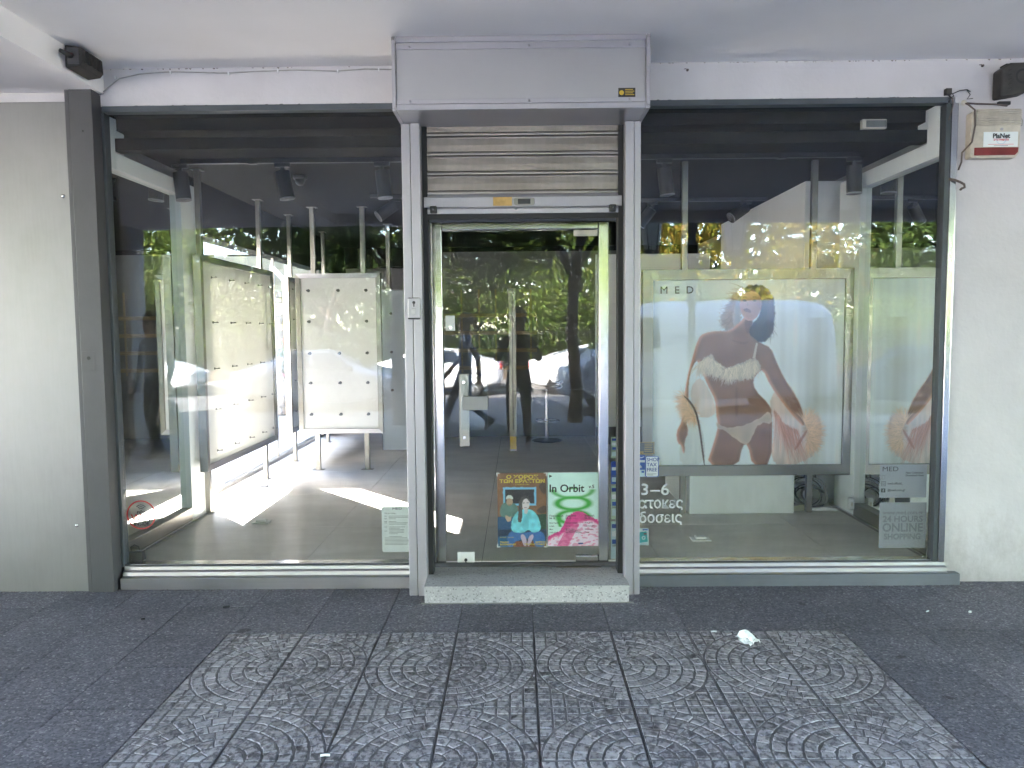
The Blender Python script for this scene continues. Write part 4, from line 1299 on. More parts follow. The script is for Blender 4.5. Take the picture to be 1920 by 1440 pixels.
MB().box(-0.04, 0.045, -0.03, 0.03, 0.001, 0.062).build('adapter_body', 'black_plastic', ad_, 0.004)
MB().tube([(-0.03, 0, 0.06), (-0.035, 0.0, 0.085), (-0.01, 0, 0.10), (0.01, 0.01, 0.085), (0.015, 0.01, 0.06)], 0.0035).build('lead', 'cable_black', ad_)
pf = empty('dropped_paper', (-0.80, 0.62, 0.1305), 0.3, 'scrap of white paper lying on the shop floor by the notice', 'paper')
bm_ = MB(); bm_.add([(-0.11, -0.05, 0.002), (0.05, -0.07, 0.004), (0.10, 0.04, 0.02), (-0.06, 0.06, 0.003), (0.0, 0.0, 0.011)], [(0, 1, 4), (1, 2, 4), (2, 3, 4), (3, 0, 4)]); bm_.build('sheet', 'paper_white', pf)
# ================================================================== PRINTS, NOTICES AND STICKERS
YG = 0.0405       # just behind the window panes
def sheet(name, x0, x1, z0, z1, y, mat, parent, r=0.0, t=0.0008):
    if r:
        pts = []
        for cx, cz, a0 in ((x1-r, z1-r, 0), (x0+r, z1-r, 90), (x0+r, z0+r, 180), (x1-r, z0+r, 270)):
            for k in range(5):
                a_ = R(a0+k*22.5); pts.append((cx+r*math.cos(a_), cz+r*math.sin(a_)))
        return MB().prism(pts, y-t/2, y+t/2, 'y').build(name, mat, parent)
    return MB().box(x0, x1, y-t/2, y+t/2, z0, z1).build(name, mat, parent)
def ring(name, cx, cz, r0, r1, y, mat, parent, n=40, a0=0, a1=360, t=0.0006):
    mb = MB()
    vs, fs = [], []
    full = abs(a1-a0) >= 360
    m = n if full else n+1
    for k in range(m):
        a_ = R(a0+(a1-a0)*k/n)
        for r in (r0, r1):
            vs.append((cx+r*math.cos(a_), y, cz+r*math.sin(a_)))
    for k in range(n):
        i, j = k, (k+1) % m
        fs.append((2*i, 2*i+1, 2*j+1, 2*j))
    mb.add(vs, fs)
    return mb.build(name, mat, parent)

# free wifi sticker
wf = empty('wifi_sticker', (-2.33, YG, 0.437), 0, 'round red and grey FREE WiFi INSIDE sticker on the left window', 'sticker')
ring('border', 0, 0, 0.082, 0.091, 0, 'ink_red', wf, 48)
for i, r in enumerate((0.012, 0.022, 0.033)):
    ring('signal_arc', 0.0, 0.026, r, r+0.006, 0, 'ink_grey', wf, 14, 40, 140)
MB().cyl((0, 0.0003, 0.026), (0, -0.0003, 0.026), 0.005, n=10).build('signal_dot', 'ink_grey', wf)
text('lettering', 'FREE', 0.026, 'ink', wf, 0, 0, 0.004, align='CENTER', bold=0.0004, extrude=0.0003)
text('lettering', 'Wi', 0.062, 'ink_red', wf, -0.064, 0, -0.040, bold=0.0012, extrude=0.0003)
text('lettering', 'Fi', 0.062, 'ink', wf, 0.014, 0, -0.040, bold=0.0012, extrude=0.0003)
text('lettering', 'INSIDE', 0.033, 'ink', wf, 0, 0, -0.067, align='CENTER', bold=0.0009, extrude=0.0003)

# hiring notice
hn = empty('hiring_notice', (-0.755, YG, 0.335), 0, 'white printed hiring notice taped low on the left window', 'notice')
sheet('paper', -0.092, 0.090, -0.142, 0.143, 0, 'paper_white', hn, 0.012)
text('heading', 'MED', 0.020, 'ink', hn, 0.004, -0.001, 0.124, align='CENTER', sx=1.5, extrude=0.0002)
text('lettering', 'We are hiring...', 0.012, 'ink', hn, -0.075, -0.001, 0.098, extrude=0.0002)
rg = random.Random(2)
for k in range(22):
    z = 0.083-k*0.0085
    if k in (3, 7, 14): continue
    if k < 16: x0 = -0.048; x1 = rg.uniform(-0.01, 0.082)
    else: x0 = -0.075; x1 = rg.uniform(0.05, 0.08)
    sheet('text_line', x0, x1, z, z+0.0022, -0.0008, 'ink_grey', hn, t=0.0003)
    if k in (0, 2, 4, 5, 8, 11): sheet('text_line', -0.076, -0.060, z, z+0.0024, -0.0008, 'ink', hn, t=0.0003)

# posters on the door
PY_ = 0.05+0.0335
def poster_lovers(W=150, H=220):
    u, v_ = np.meshgrid(np.linspace(220, 885, W), np.linspace(205, 1195, H))
    n1 = vnoise(u, v_, 1/50., 5)-.5; n2 = vnoise(u, v_, 1/14., 6)-.5
    def C(*c): return np.array(lin(*c))*1.35
    img = np.ones((H, W, 3))*C(122, 84, 58)
    img *= (1+.22*n1+.2*(v_-600)/1000)[..., None]
    def paint(col, pts, sm=1, a=1.0, tex=None, soft=1):
        msk = blur(in_poly(u+n2*5, v_+n1*5, smooth_poly(pts, sm) if sm else pts).astype(float), soft)*a
        c = np.ones_like(img)*np.array(col)
        if tex is not None: c = c*tex[..., None]
        img[:] = img*(1-msk[..., None])+c*msk[..., None]
    paint(C(70, 58, 52), [(770, 360), (885, 320), (885, 500), (820, 470)], a=.8)
    paint(C(60, 50, 46), [(740, 700), (885, 620), (885, 740), (790, 750)], a=.8)
    paint(C(40, 66, 50), [(720, 760), (890, 750), (890, 980), (700, 960)], 0)
    paint(C(34, 74, 112), [(210, 790), (560, 770), (560, 980), (210, 980)], 0)
    paint(C(34, 52, 76), [(210, 960), (890, 960), (890, 1140), (210, 1140)], 0)
    paint(C(28, 84, 120), [(210, 1060), (360, 1040), (440, 1200), (210, 1200)], 0)
    paint(C(120, 66, 40), [(430, 1120), (720, 1120), (720, 1200), (430, 1200)], 0)
    paint(C(120, 178, 206), [(295, 395), (748, 395), (748, 640), (300, 640)], 0)
    paint(C(54, 48, 52), [(325, 425), (720, 425), (722, 612), (325, 612)], 0)
    # seated man behind
    paint(C(84, 112, 104), [(250, 770), (262, 640), (330, 590), (440, 600), (500, 660), (500, 740), (440, 800), (300, 800)], tex=1+.5*n1)
    paint(C(168, 140, 116), [(340, 560), (380, 520), (428, 560), (425, 620), (385, 650), (345, 625)])
    paint(C(196, 198, 192), [(330, 560), (345, 510), (385, 495), (430, 520), (430, 560), (380, 535)])
    paint(C(120, 100, 86), [(352, 622), (418, 622), (386, 656)], a=.7)
    paint(C(176, 146, 124), [(315, 775), (350, 770), (385, 800), (410, 775), (400, 850), (350, 860)])
    # seated woman in front
    paint(C(52, 100, 164), [(350, 1030), (430, 970), (540, 1010), (620, 1000), (790, 980), (865, 1030), (870, 1200), (720, 1200), (700, 1080), (560, 1090), (440, 1130), (430, 1200), (350, 1200)], tex=1+.35*n1)
    paint(C(112, 196, 208), [(400, 960), (410, 840), (470, 730), (560, 690), (680, 690), (760, 760), (810, 900), (800, 985), (700, 1010), (640, 960), (560, 1010), (440, 1000)], tex=1+.55*n1)
    paint(C(70, 150, 168), [(560, 800), (640, 760), (650, 960), (560, 990)], a=.4, soft=3)
    paint(C(206, 194, 196), [(545, 590), (580, 535), (640, 545), (660, 600), (650, 670), (600, 712), (560, 680)])
    paint(C(196, 184, 186), [(585, 690), (640, 690), (620, 760), (580, 740)])
    paint(C(74, 66, 66), [(510, 600), (545, 520), (600, 502), (655, 530), (672, 610), (650, 590), (625, 545), (572, 560), (552, 640), (560, 760), (545, 870), (490, 860), (505, 720)], tex=1+.6*n2)
    paint(C(54, 44, 50), [(565, 605), (592, 600), (592, 612), (566, 614)], 0, a=.8); paint(C(54, 44, 50), [(615, 602), (645, 598), (645, 610), (616, 612)], 0, a=.8)
    paint(C(140, 84, 90), [(580, 664), (620, 662), (616, 674), (586, 674)], a=.9)
    paint(C(186, 166, 190), [(525, 1040), (570, 1020), (610, 1080), (615, 1190), (570, 1180)])
    paint(C(186, 166, 190), [(640, 1060), (700, 1020), (712, 1060), (680, 1120), (650, 1190), (620, 1180)])
    return img
p1 = empty('theatre_poster', (0.0155, PY_, 0.441), 0, 'brown theatre poster of a seated couple, left of the two on the door', 'poster')
print_grid('print_sheet', -0.151, 0.151, -0.232, 0.232, 0, poster_lovers(), 'print_paper', p1)
text('title', 'Ο ΧΟΡΟΣ', 0.030, 'ink_yellow', p1, 0.003, -0.001, 0.197, align='CENTER', bold=0.0014, sx=1.45, extrude=0.0002)
text('title', 'ΤΩΝ ΕΡΑΣΤΩΝ', 0.029, 'ink_yellow', p1, 0.003, -0.001, 0.171, align='CENTER', bold=0.0013, sx=1.35, extrude=0.0002)
text('lettering', 'CHOEUR DES', 0.011, 'ink_yellow', p1, 0.003, -0.001, 0.156, align='CENTER', sx=1.3, extrude=0.0002)
text('lettering', 'TIAGO\nRODRIGUES', 0.014, 'ink_yellow', p1, -0.138, -0.001, -0.207, bold=0.0005, sx=1.3, extrude=0.0002)
text('lettering', 'ΜΑΡΙΣΣΑ\nΤΡΙΑΝΤΑΦΥΛΛΙΔΟΥ', 0.014, 'ink_yellow', p1, 0.146, -0.001, -0.207, align='RIGHT', bold=0.0005, sx=1.0, extrude=0.0002)
text('lettering', '30.10.24 / 10.11.24', 0.011, 'ink_yellow', p1, -0.138, -0.001, -0.175, extrude=0.0002)
for sx in (-1, 1):
    for sz in (-1, 1):
        c = MB().box(*(sorted((sx*0.136, sx*0.157))), -0.0015, -0.0008, *(sorted((sz*0.228, sz*0.236)))).box(*(sorted((sx*0.149, sx*0.157))), -0.0016, -0.0009, *(sorted((sz*0.212, sz*0.2279))))
        c.build('corner_tape', 'white_plastic', p1)
def poster_orbit(W=150, H=220):
    u, v_ = np.meshgrid(np.linspace(915, 1600, W), np.linspace(200, 1190, H))
    n1 = vnoise(u, v_, 1/60., 9)-.5; n2 = vnoise(u, v_, 1/16., 10)-.5
    def C(*c): return np.array(lin(*c))*1.3
    img = np.ones((H, W, 3))*C(196, 222, 214)
    img *= (1+.05*n1)[..., None]
    g = C(60, 160, 60)
    def stroke(d, wdt, a=1.0):
        m_ = np.clip(1.25-np.abs(d)/wdt, 0, 1)**1.2*a
        m_ = np.clip(m_, 0, 1)[..., None]
        img[:] = img*(1-m_)+g*m_
    def ell(cx, cy_, rx, ry): return (np.sqrt(((u-cx)/rx)**2+((v_-cy_)/ry)**2)-1)*min(rx, ry)
    stroke(ell(1260, 615, 215, 80), 26); stroke(ell(1255, 430, 270, 110)*1.0+(v_ < 430)*90, 22, .85)
    stroke(ell(1260, 800, 205, 85)+((u > 1150)&(v_ > 800))*90, 26)
    stroke(np.abs(u-1095+30*np.sin(v_/60.))+(v_ < 790)*200+(v_ > 930)*200, 32)
    top = np.interp(u, [915, 1000, 1060, 1130, 1180, 1260, 1330, 1400, 1480, 1600], [1060, 1010, 1000, 900, 790, 745, 715, 740, 780, 840])+26*n2
    mk = blur((v_ > top).astype(float), 1)[..., None]
    st = vnoise(u*.6+v_*.5, v_*1.3-u*.2, 1/26., 12)
    pink = C(206, 62, 132)*(.9+.3*st[..., None]); pale = C(232, 206, 222)
    w_ = np.clip((v_-top-95-60*np.sin(u/90.))/60., 0, 1)
    w_ = np.clip(w_*(0.45+1.1*(st > .42)), 0, 1)[..., None]
    band = (np.abs(u-1250+0.55*(v_-900)-20) < 75)&(v_ > 900)
    w_ = w_*(1-band[..., None]*.8)
    col = pink*(1-w_)+pale*w_
    img[:] = img*(1-mk)+col*mk
    return img
p2 = empty('music_poster', (0.331, PY_, 0.443), 0, 'pale green and pink In Orbit poster, right of the two on the door', 'poster')
print_grid('print_sheet', -0.155, 0.155, -0.231, 0.231, 0, poster_orbit(), 'print_paper', p2)
text('title', 'In Orbit', 0.066, 'ink', p2, -0.148, -0.001, 0.110, bold=0.0012, extrude=0.0002)
text('lettering', 'v.5', 0.030, 'ink', p2, 0.098, -0.001, 0.132, bold=0.0006, extrude=0.0002)
MB().add([(-0.146, -0.001, 0.218), (-0.126, -0.001, 0.209), (-0.146, -0.001, 0.199)], [(0, 1, 2)]).build('logo_mark', 'ink', p2)
for x, hd, names in ((-0.146, 'Παρασκευή\n04.10', 'Boss Capital\n\nLadele\n\nMiro\n\nDolly Vara'), (-0.046, 'Σάββατο\n05.10', 'Bazarphonique\n\nUtrou\n\nΚαλλιόπη\nΜητροπούλου\nκαι Νίκος Σιδερής'), (0.072, 'Κυριακή\n06.10', 'Nick Rossi\n\nhummersjillet\n\nCommuter\n\nCosta')):
    text('lettering', hd, 0.0155, 'ink', p2, x, -0.001, -0.045, bold=0.0002, extrude=0.0002)
    text('lettering', names, 0.0118, 'ink', p2, x, -0.001, -0.088, bold=0.0001, extrude=0.0002, line=0.85)
sheet('sponsor_block', 0.032, 0.062, -0.219, -0.210, -0.001, 'ink_blue', p2, t=0.0003)

# stickers right of the door, on the window
def sticker(name, x0, x1, z0, z1, mat, label, y=YG, r=0.0, group=None):
    e = empty(name, ((x0+x1)/2, y, (z0+z1)/2), 0, label, 'sticker', group)
    sheet('film', x0-(x0+x1)/2, x1-(x0+x1)/2, z0-(z0+z1)/2, z1-(z0+z1)/2, 0, mat, e, r)
    return e
tf = sticker('tax_free_sticker', 0.770, 0.852, 0.649, 0.780, 'vinyl_blue', 'white sticker with blue border reading SHOP TAX FREE', r=0.010)
sheet('white_field', -0.036, 0.036, -0.061, 0.061, -0.0008, 'vinyl_white', tf, 0.007, 0.0005)
text('lettering', 'SHOP\nTAX\nFREE', 0.031, 'ink_blue', tf, -0.033, -0.0015, 0.033, bold=0.0004, extrude=0.0002, line=1.0)
for k in range(2): sheet('text_line', -0.030, 0.026-0.02*k, -0.046-0.007*k, -0.0438-0.007*k, -0.0012, 'ink_grey', tf, t=0.0002)
bk = sticker('bank_sticker', 0.706, 0.768, 0.652, 0.786, 'vinyl_blue', 'blue bank card sticker half hidden by the shutter guide', r=0.002)
sheet('band', -0.030, 0.030, 0.022, 0.036, -0.0008, 'vinyl_white', bk, t=0.0004)
sheet('band', -0.030, 0.030, -0.066, -0.024, -0.0008, 'vinyl_pale', bk, t=0.0004)
sheet('card_mark', 0.010, 0.026, -0.042, -0.030, -0.0013, 'vinyl_blue', bk, t=0.0004)
text('lettering', 'think', 0.024, 'vinyl_white', bk, -0.036, -0.0013, -0.012, bold=0.0006, extrude=0.0002)
MB().tube([(-0.03, -0.0010, 0.048), (-0.01, -0.0010, 0.056), (0.008, -0.0010, 0.050), (0.026, -0.0010, 0.058)], 0.002, 5).build('wave_mark', 'vinyl_white', bk)
tn = sticker('notice_sticker', 0.712, 0.825, 0.792, 0.866, 'frosted_letter', 'small dark notice with tan border above the blue stickers')
for (x0, x1, z0, z1) in ((-0.056, 0.056, 0.033, 0.037), (-0.056, 0.056, -0.037, -0.033), (0.052, 0.056, -0.0329, 0.0329), (-0.056, -0.010, -0.0329, -0.020)):
    sheet('border_strip', x0, x1, z0, z1, -0.0007, 'vinyl_tan', tn, t=0.0004)
for k in range(5): sheet('text_line', -0.004, 0.044-0.004*(k % 2), 0.022-k*0.011, 0.0262-k*0.011, -0.0007, 'vinyl_tan', tn, t=0.0003)
il = empty('instalment_lettering', (0.728, YG, 0.48), 0, 'white vinyl lettering 3-6 and Greek words beside the door', 'window lettering')
text('lettering', '3–6', 0.100, 'vinyl_white', il, 0.012, 0, 0.060, bold=0.0012, sx=1.12, track=1.1, extrude=0.0004)
text('lettering', 'ατοκες', 0.092, 'vinyl_white', il, 0.0, 0, -0.022, bold=0.0014, sx=0.90, extrude=0.0004)
text('lettering', 'δοσεις', 0.092, 'vinyl_white', il, 0.004, 0, -0.112, bold=0.0014, sx=0.92, extrude=0.0004)
tc_ = sticker('card_sticker', 0.706, 0.792, 0.226, 0.333, 'vinyl_pale', 'pale sticker with a tilted teal bank card below the white lettering')
o = sheet('card', -0.042, 0.034, -0.036, 0.030, -0.0008, 'vinyl_teal', tc_, 0.005, 0.0004); o.rotation_euler = (0, -0.14, 0)
ring('card_mark', 0.012, -0.006, 0.006, 0.012, -0.0014, 'vinyl_pale', tc_, 16)
sheet('card_chip', 0.012, 0.030, 0.014, 0.022, -0.0014, 'alarm_red', tc_, t=0.0002)
sheet('bank_mark', 0.005, 0.038, 0.040, 0.048, -0.0012, 'vinyl_blue', tc_, t=0.0003)
ml = empty('brand_lettering', (0.955, YG, 1.785), 0, 'thin black MED letters high on the right window', 'window lettering')
text('lettering', 'M  E  D', 0.062, 'ink', ml, 0, 0, -0.022, align='CENTER', sx=1.05, extrude=0.0003)
# frosted panels, bottom right
f1 = sticker('contact_sticker', 2.196, 2.482, 0.512, 0.716, 'frosted_grey', 'grey frosted contact panel with social media icons, right window')
text('heading', 'MED', 0.040, 'ink', f1, -0.130, -0.0012, 0.062, sx=1.25, extrude=0.0002)
text('lettering', 'New Collection', 0.0165, 'ink', f1, 0.014, -0.0012, 0.046, bold=0.0003, extrude=0.0002)
text('lettering', 'Download Here', 0.0165, 'ink', f1, 0.014, -0.0012, 0.030, bold=0.0003, extrude=0.0002)
text('lettering', 'med.official_', 0.0185, 'ink', f1, -0.094, -0.0012, -0.020, bold=0.0003, extrude=0.0002)
text('lettering', '@med.com.gr', 0.0185, 'ink', f1, -0.094, -0.0012, -0.061, bold=0.0003, extrude=0.0002)
ring('camera_icon', -0.119, -0.015, 0.0045, 0.0065, -0.0012, 'ink', f1, 16)
for (x0, x1, z0, z1) in ((-0.132, -0.106, -0.003, -0.0005), (-0.132, -0.106, -0.0295, -0.027), (-0.132, -0.1295, -0.0269, -0.0031), (-0.1085, -0.106, -0.0269, -0.0031)):
    sheet('icon_edge', x0, x1, z0, z1, -0.0012, 'ink', f1, t=0.0002)
sheet('letter_icon', -0.133, -0.107, -0.069, -0.044, -0.0010, 'ink', f1, 0.003, 0.0002)
text('lettering', 'f', 0.026, 'frosted_grey', f1, -0.123, -0.0016, -0.066, bold=0.0008, extrude=0.0002)
for (x0, x1, z0, z1) in ((-0.130, -0.110, 0.012, 0.014), (-0.130, -0.110, 0.034, 0.036), (-0.130, -0.128, 0.0141, 0.0339), (-0.112, -0.110, 0.0141, 0.0339)):
    sheet('icon_edge', x0, x1, z0, z1, -0.0012, 'ink_grey', f1, t=0.0002)
f2 = sticker('shopping_sticker', 2.200, 2.486, 0.200, 0.482, 'frosted_grey', 'grey frosted panel reading 24 HOURS ONLINE SHOPPING, right window')
text('lettering', 'www.med.com.gr', 0.034, 'frosted_letter', f2, 0, -0.0012, 0.068, align='CENTER', bold=0.0006, sx=1.0, extrude=0.0002)
text('lettering', '24 HOURS', 0.052, 'frosted_letter', f2, 0, -0.0012, 0.022, align='CENTER', bold=0.0012, sx=1.02, extrude=0.0002)
text('lettering', 'ONLINE', 0.072, 'frosted_letter', f2, 0, -0.0012, -0.038, align='CENTER', bold=0.0016, sx=0.95, extrude=0.0002)
text('lettering', 'SHOPPING', 0.050, 'frosted_letter', f2, 0, -0.0012, -0.087, align='CENTER', bold=0.0012, sx=0.94, extrude=0.0002)

# card and offer stickers on the narrow pane right of the door
YS = 0.05+0.0315
rows = [(0.760, 0.893, 'vinyl_green', 'pale green notice at the top of the narrow door side pane'),
        (0.600, 0.742, 'vinyl_blue', 'blue card sticker on the narrow door side pane'),
        (0.380, 0.590, 'vinyl_green', 'long list of card logos on the narrow door side pane'),
        (0.130, 0.366, 'vinyl_pale', 'bottom sticker with red and blue logos on the narrow door side pane')]
for z0, z1, mt, lab in rows:
    e = sticker('pane_sticker', 0.566, 0.616, z0, z1, mt, lab, YS, 0.003, 'stickers on the narrow pane')
    hh = z1-z0
    for fr0, fr1, x0_, x1_, mt2 in ((.82, .93, -.020, .018, 'ink_blue'), (.60, .74, -.020, .022, 'vinyl_white'), (.40, .52, -.018, .010, 'vinyl_blue'), (.10, .30, -.020, .020, 'vinyl_pale')):
        sheet('card_logo', x0_, x1_, -hh/2+hh*fr0, -hh/2+hh*fr1, -0.0009, mt2, e, t=0.0003)
    for k in range(4):
        sheet('text_line', -0.018, 0.016-0.005*(k % 3), -hh/2+hh*(.33+.015*k), -hh/2+hh*(.338+.015*k), -0.0009, 'ink_grey', e, t=0.0003)
# ================================================================== FIXTURES ON THE FACADE
# alarm siren
al = empty('alarm_box', (2.765, 0.0, 2.66), R(0), 'weathered cream alarm siren box with louvres and a red base', 'alarm box')
ab = MB().prism([(-0.142, -0.130), (-0.135, -0.138), (0.118, -0.138), (0.140, -0.112), (0.146, 0.135), (0.138, 0.140), (-0.105, 0.140), (-0.142, 0.118)], -0.060, -0.001, 'y')
ab.build('case', 'alarm_cream', al, 0.008)
for k in range(7):
    z = 0.126-k*0.0125
    MB().box(-0.118+0.004*(k == 0), 0.140, -0.070, -0.0605, z-0.0048, z+0.0048).build('louvre', 'alarm_cream', al, 0.002)
MB().prism([(-0.122, -0.124), (0.112, -0.124), (0.128, -0.108), (0.131, -0.080), (-0.122, -0.080)], -0.0675, -0.0603, 'y').build('red_strobe', 'alarm_red', al, 0.003)
MB().cyl((0.033, -0.064, 0.024), (0.033, -0.060, 0.024), 0.008, n=14).build('screw', 'alu_paint', al)
pp = MB().box(-0.070, 0.128, -0.0615, -0.0602, -0.076, 0.009).build('label_plate', 'paper_white', al)
ring('logo_circle', 0.031, -0.033, 0.024, 0.030, -0.0620, 'vinyl_pale', pp, 28)
text('lettering', 'PlaNet', 0.036, 'ink', pp, 0.031, -0.0628, -0.026, align='CENTER', bold=0.0014, extrude=0.0002)
text('lettering', 'ΣΥΣΤΗΜΑΤΑ', 0.014, 'ink_red', pp, 0.031, -0.0628, -0.041, align='CENTER', bold=0.0005, extrude=0.0002)
sheet('text_line', -0.044, 0.104, -0.063, -0.0608, -0.0622, 'ink_red', pp, t=0.0003)
sheet('text_line', -0.010, 0.072, -0.071, -0.0688, -0.0622, 'ink', pp, t=0.0003)
# loudspeaker
sp = empty('loudspeaker', (2.84, -0.002, 2.945), 0, 'black weatherproof loudspeaker high on the white wall', 'loudspeaker')
MB().prism([(-0.085, -0.095), (0.055, -0.072), (0.085, -0.055), (0.088, 0.085), (0.078, 0.100), (-0.03, 0.098), (-0.085, 0.065)], -0.11, -0.02, 'y').build('cabinet', 'dusty_black', sp, 0.012)
for k in range(5):
    z = -0.06+k*0.026
    MB().bar((-0.087, -0.095, z), (-0.030, -0.112, z+0.012), 0.006, 0.008).build('rib', 'dusty_black', sp)
ring('cone_ring', 0.035, 0.02, 0.030, 0.042, -0.1115, 'black_rubber', sp, 28)
MB().box(-0.04, 0.03, -0.02, 0.001, -0.112, -0.092).build('bracket', 'iron_black', sp, 0.003)
MB().box(-0.03, 0.01, -0.06, 0.001, 0.098, 0.108).build('top_lug', 'iron_black', sp, 0.003)
# floodlight on the dropped beam
fl_ = empty('floodlight', (-2.42, -0.30, 3.035), 0, 'black floodlight with bracket on the beam at top left', 'floodlight')
MB().prism([(0.012, -0.062), (0.085, -0.052), (0.105, -0.03), (0.10, 0.045), (0.012, 0.058)], -0.11, 0.11, 'y').build('housing', 'dusty_black', fl_, 0.008)
MB().box(0.03, 0.09, -0.117, -0.1105, -0.045, 0.040).build('end_cap', 'grey_steel', fl_, 0.002)
for k in range(4):
    MB().box(0.103, 0.112, -0.075+0.045*k, -0.068+0.045*k, -0.03, 0.03).build('fin', 'dusty_black', fl_)
MB().box(-0.001, 0.012, -0.05, 0.05, -0.03, 0.03).build('bracket', 'iron_black', fl_)
MB().tube([(0.05, -0.118, 0.0), (0.05, -0.15, -0.005), (0.035, -0.19, 0.0)], 0.014, 10, [0.016, 0.014, 0.010]).build('cable_gland', 'iron_black', fl_)

# cable clipped under the soffit
def wobble(pts, n, amp, seed):
    rg = random.Random(seed); out = []
    for i in range(len(pts)-1):
        a, b_ = Vector(pts[i]), Vector(pts[i+1])
        for k in range(n):
            t = k/n
            p = a.lerp(b_, t); p.z += rg.uniform(-amp, amp); out.append(p)
    out.append(Vector(pts[-1])); return out
cb = empty('wall_cable', (-1.6, -0.005, 3.05), 0, 'thin white cable clipped along the lintel left of the shutter', 'cable')
MB().tube([(-0.845, -0.004, -0.105), (-0.78, -0.004, -0.05), (-0.72, -0.004, -0.008), (-0.60, -0.004, 0.016), (-0.45, -0.004, 0.026), (-0.30, -0.004, 0.024), (-0.10, -0.004, 0.016), (0.10, -0.004, 0.024), (0.32, -0.004, 0.028), (0.55, -0.004, 0.020), (0.72, -0.004, 0.030), (0.94, -0.004, 0.024)], 0.0032, 6).build('cable', 'cable_grey', cb)
for x, z in ((-0.745, 0.0), (-0.42, 0.025), (-0.08, 0.017), (0.21, 0.026), (0.56, 0.021), (0.80, 0.028)):
    MB().box(x-0.004, x+0.004, -0.009, 0.003, z-0.010, z+0.006).build('clip', 'white_plastic', cb)
ac = empty('alarm_cable', (2.62, -0.004, 2.80), 0, 'dark loose cable looping from a wall plug down past the alarm box', 'cable')
MB().tube([(-0.005, -0.006, 0.045), (0.0, -0.03, 0.03), (0.012, -0.07, -0.01), (0.014, -0.075, -0.10), (0.002, -0.07, -0.19), (-0.025, -0.02, -0.24), (-0.018, -0.006, -0.29), (-0.035, -0.006, -0.335)], 0.005, 6).build('hanging_end', 'cable_brown', ac)
MB().tube([(0.0, -0.008, 0.046), (0.06, -0.015, 0.040), (0.14, -0.05, 0.026), (0.20, -0.066, 0.012)], 0.005, 6).build('feed_end', 'cable_brown', ac)
MB().lathe((0, 0, 0), [(0.016, 0.0), (0.017, 0.006), (0.010, 0.012)], 12).build('wall_plug', 'cream_plastic', ac).matrix_local = Matrix.Translation((-0.012, 0.003, 0.050))@Matrix.Rotation(math.pi/2, 4, 'X')
MB().tube([(0.288, -0.03, 0.0-0.03), (0.312, -0.03, -0.06), (0.310, -0.03, -0.09), (0.286, -0.03, -0.10)], 0.003, 6).build('side_loop', 'cable_grey', ac)
jb = empty('torn_cable_box', (2.505, -0.004, 2.905), 0, 'broken black junction box with stray wires above the right window corner', 'junction box')
MB().box(-0.017, 0.017, -0.030, 0.0, -0.014, 0.022).build('box', 'dusty_black', jb, 0.003)
rg = random.Random(5)
for pts in ([(0, -0.02, -0.012), (0.03, -0.02, -0.006), (0.07, -0.012, 0.012), (0.115, -0.008, 0.018), (0.135, -0.006, 0.006)],
            [(0, -0.02, -0.014), (0.012, -0.02, -0.03), (0.035, -0.015, -0.02), (0.03, -0.012, -0.008)],
            [(0.0, -0.02, -0.012), (0.024, -0.02, -0.035), (0.034, -0.012, -0.07), (0.018, -0.02, -0.12), (0.006, -0.02, -0.16)],
            [(0.115, -0.006, 0.016), (0.135, -0.006, -0.01), (0.118, -0.006, -0.035), (0.15, -0.006, -0.032)]):
    MB().tube(pts, 0.0028, 5).build('stray_wire', rg.choice(('cable_brown', 'cable_black')), jb)
ew = empty('taped_cable_end', (2.555, -0.02, 2.40), 0, 'taped brown cable stub poking out beside the right window frame', 'cable')
MB().tube([(-0.03, 0.0, 0.012), (0.0, -0.01, 0.004), (0.03, -0.015, -0.010), (0.055, -0.012, -0.022), (0.058, -0.012, -0.040), (0.040, -0.012, -0.046), (0.032, -0.012, -0.054)], 0.007, 7).build('cable_stub', 'cable_brown', ew)
# wall blemishes with a shape of their own: nails and old fixings
for (x, z, lab) in ((1.00, 3.055, 'rusty old fixing on the white lintel just right of the shutter'), (2.71, 3.06, 'dark drilled hole in the white wall left of the loudspeaker')):
    e = empty('old_fixing', (x, -0.001, z), 0, lab, 'wall fixing')
    MB().cyl((0, -0.010, 0), (0, 0.002, 0), 0.006, 0.008, n=8).build('stub', 'cable_brown', e)
    MB().tube([(0, -0.008, 0), (-0.012, -0.010, 0.006), (-0.022, -0.006, 0.004)], 0.002, 5).build('wire_end', 'cable_brown', e)

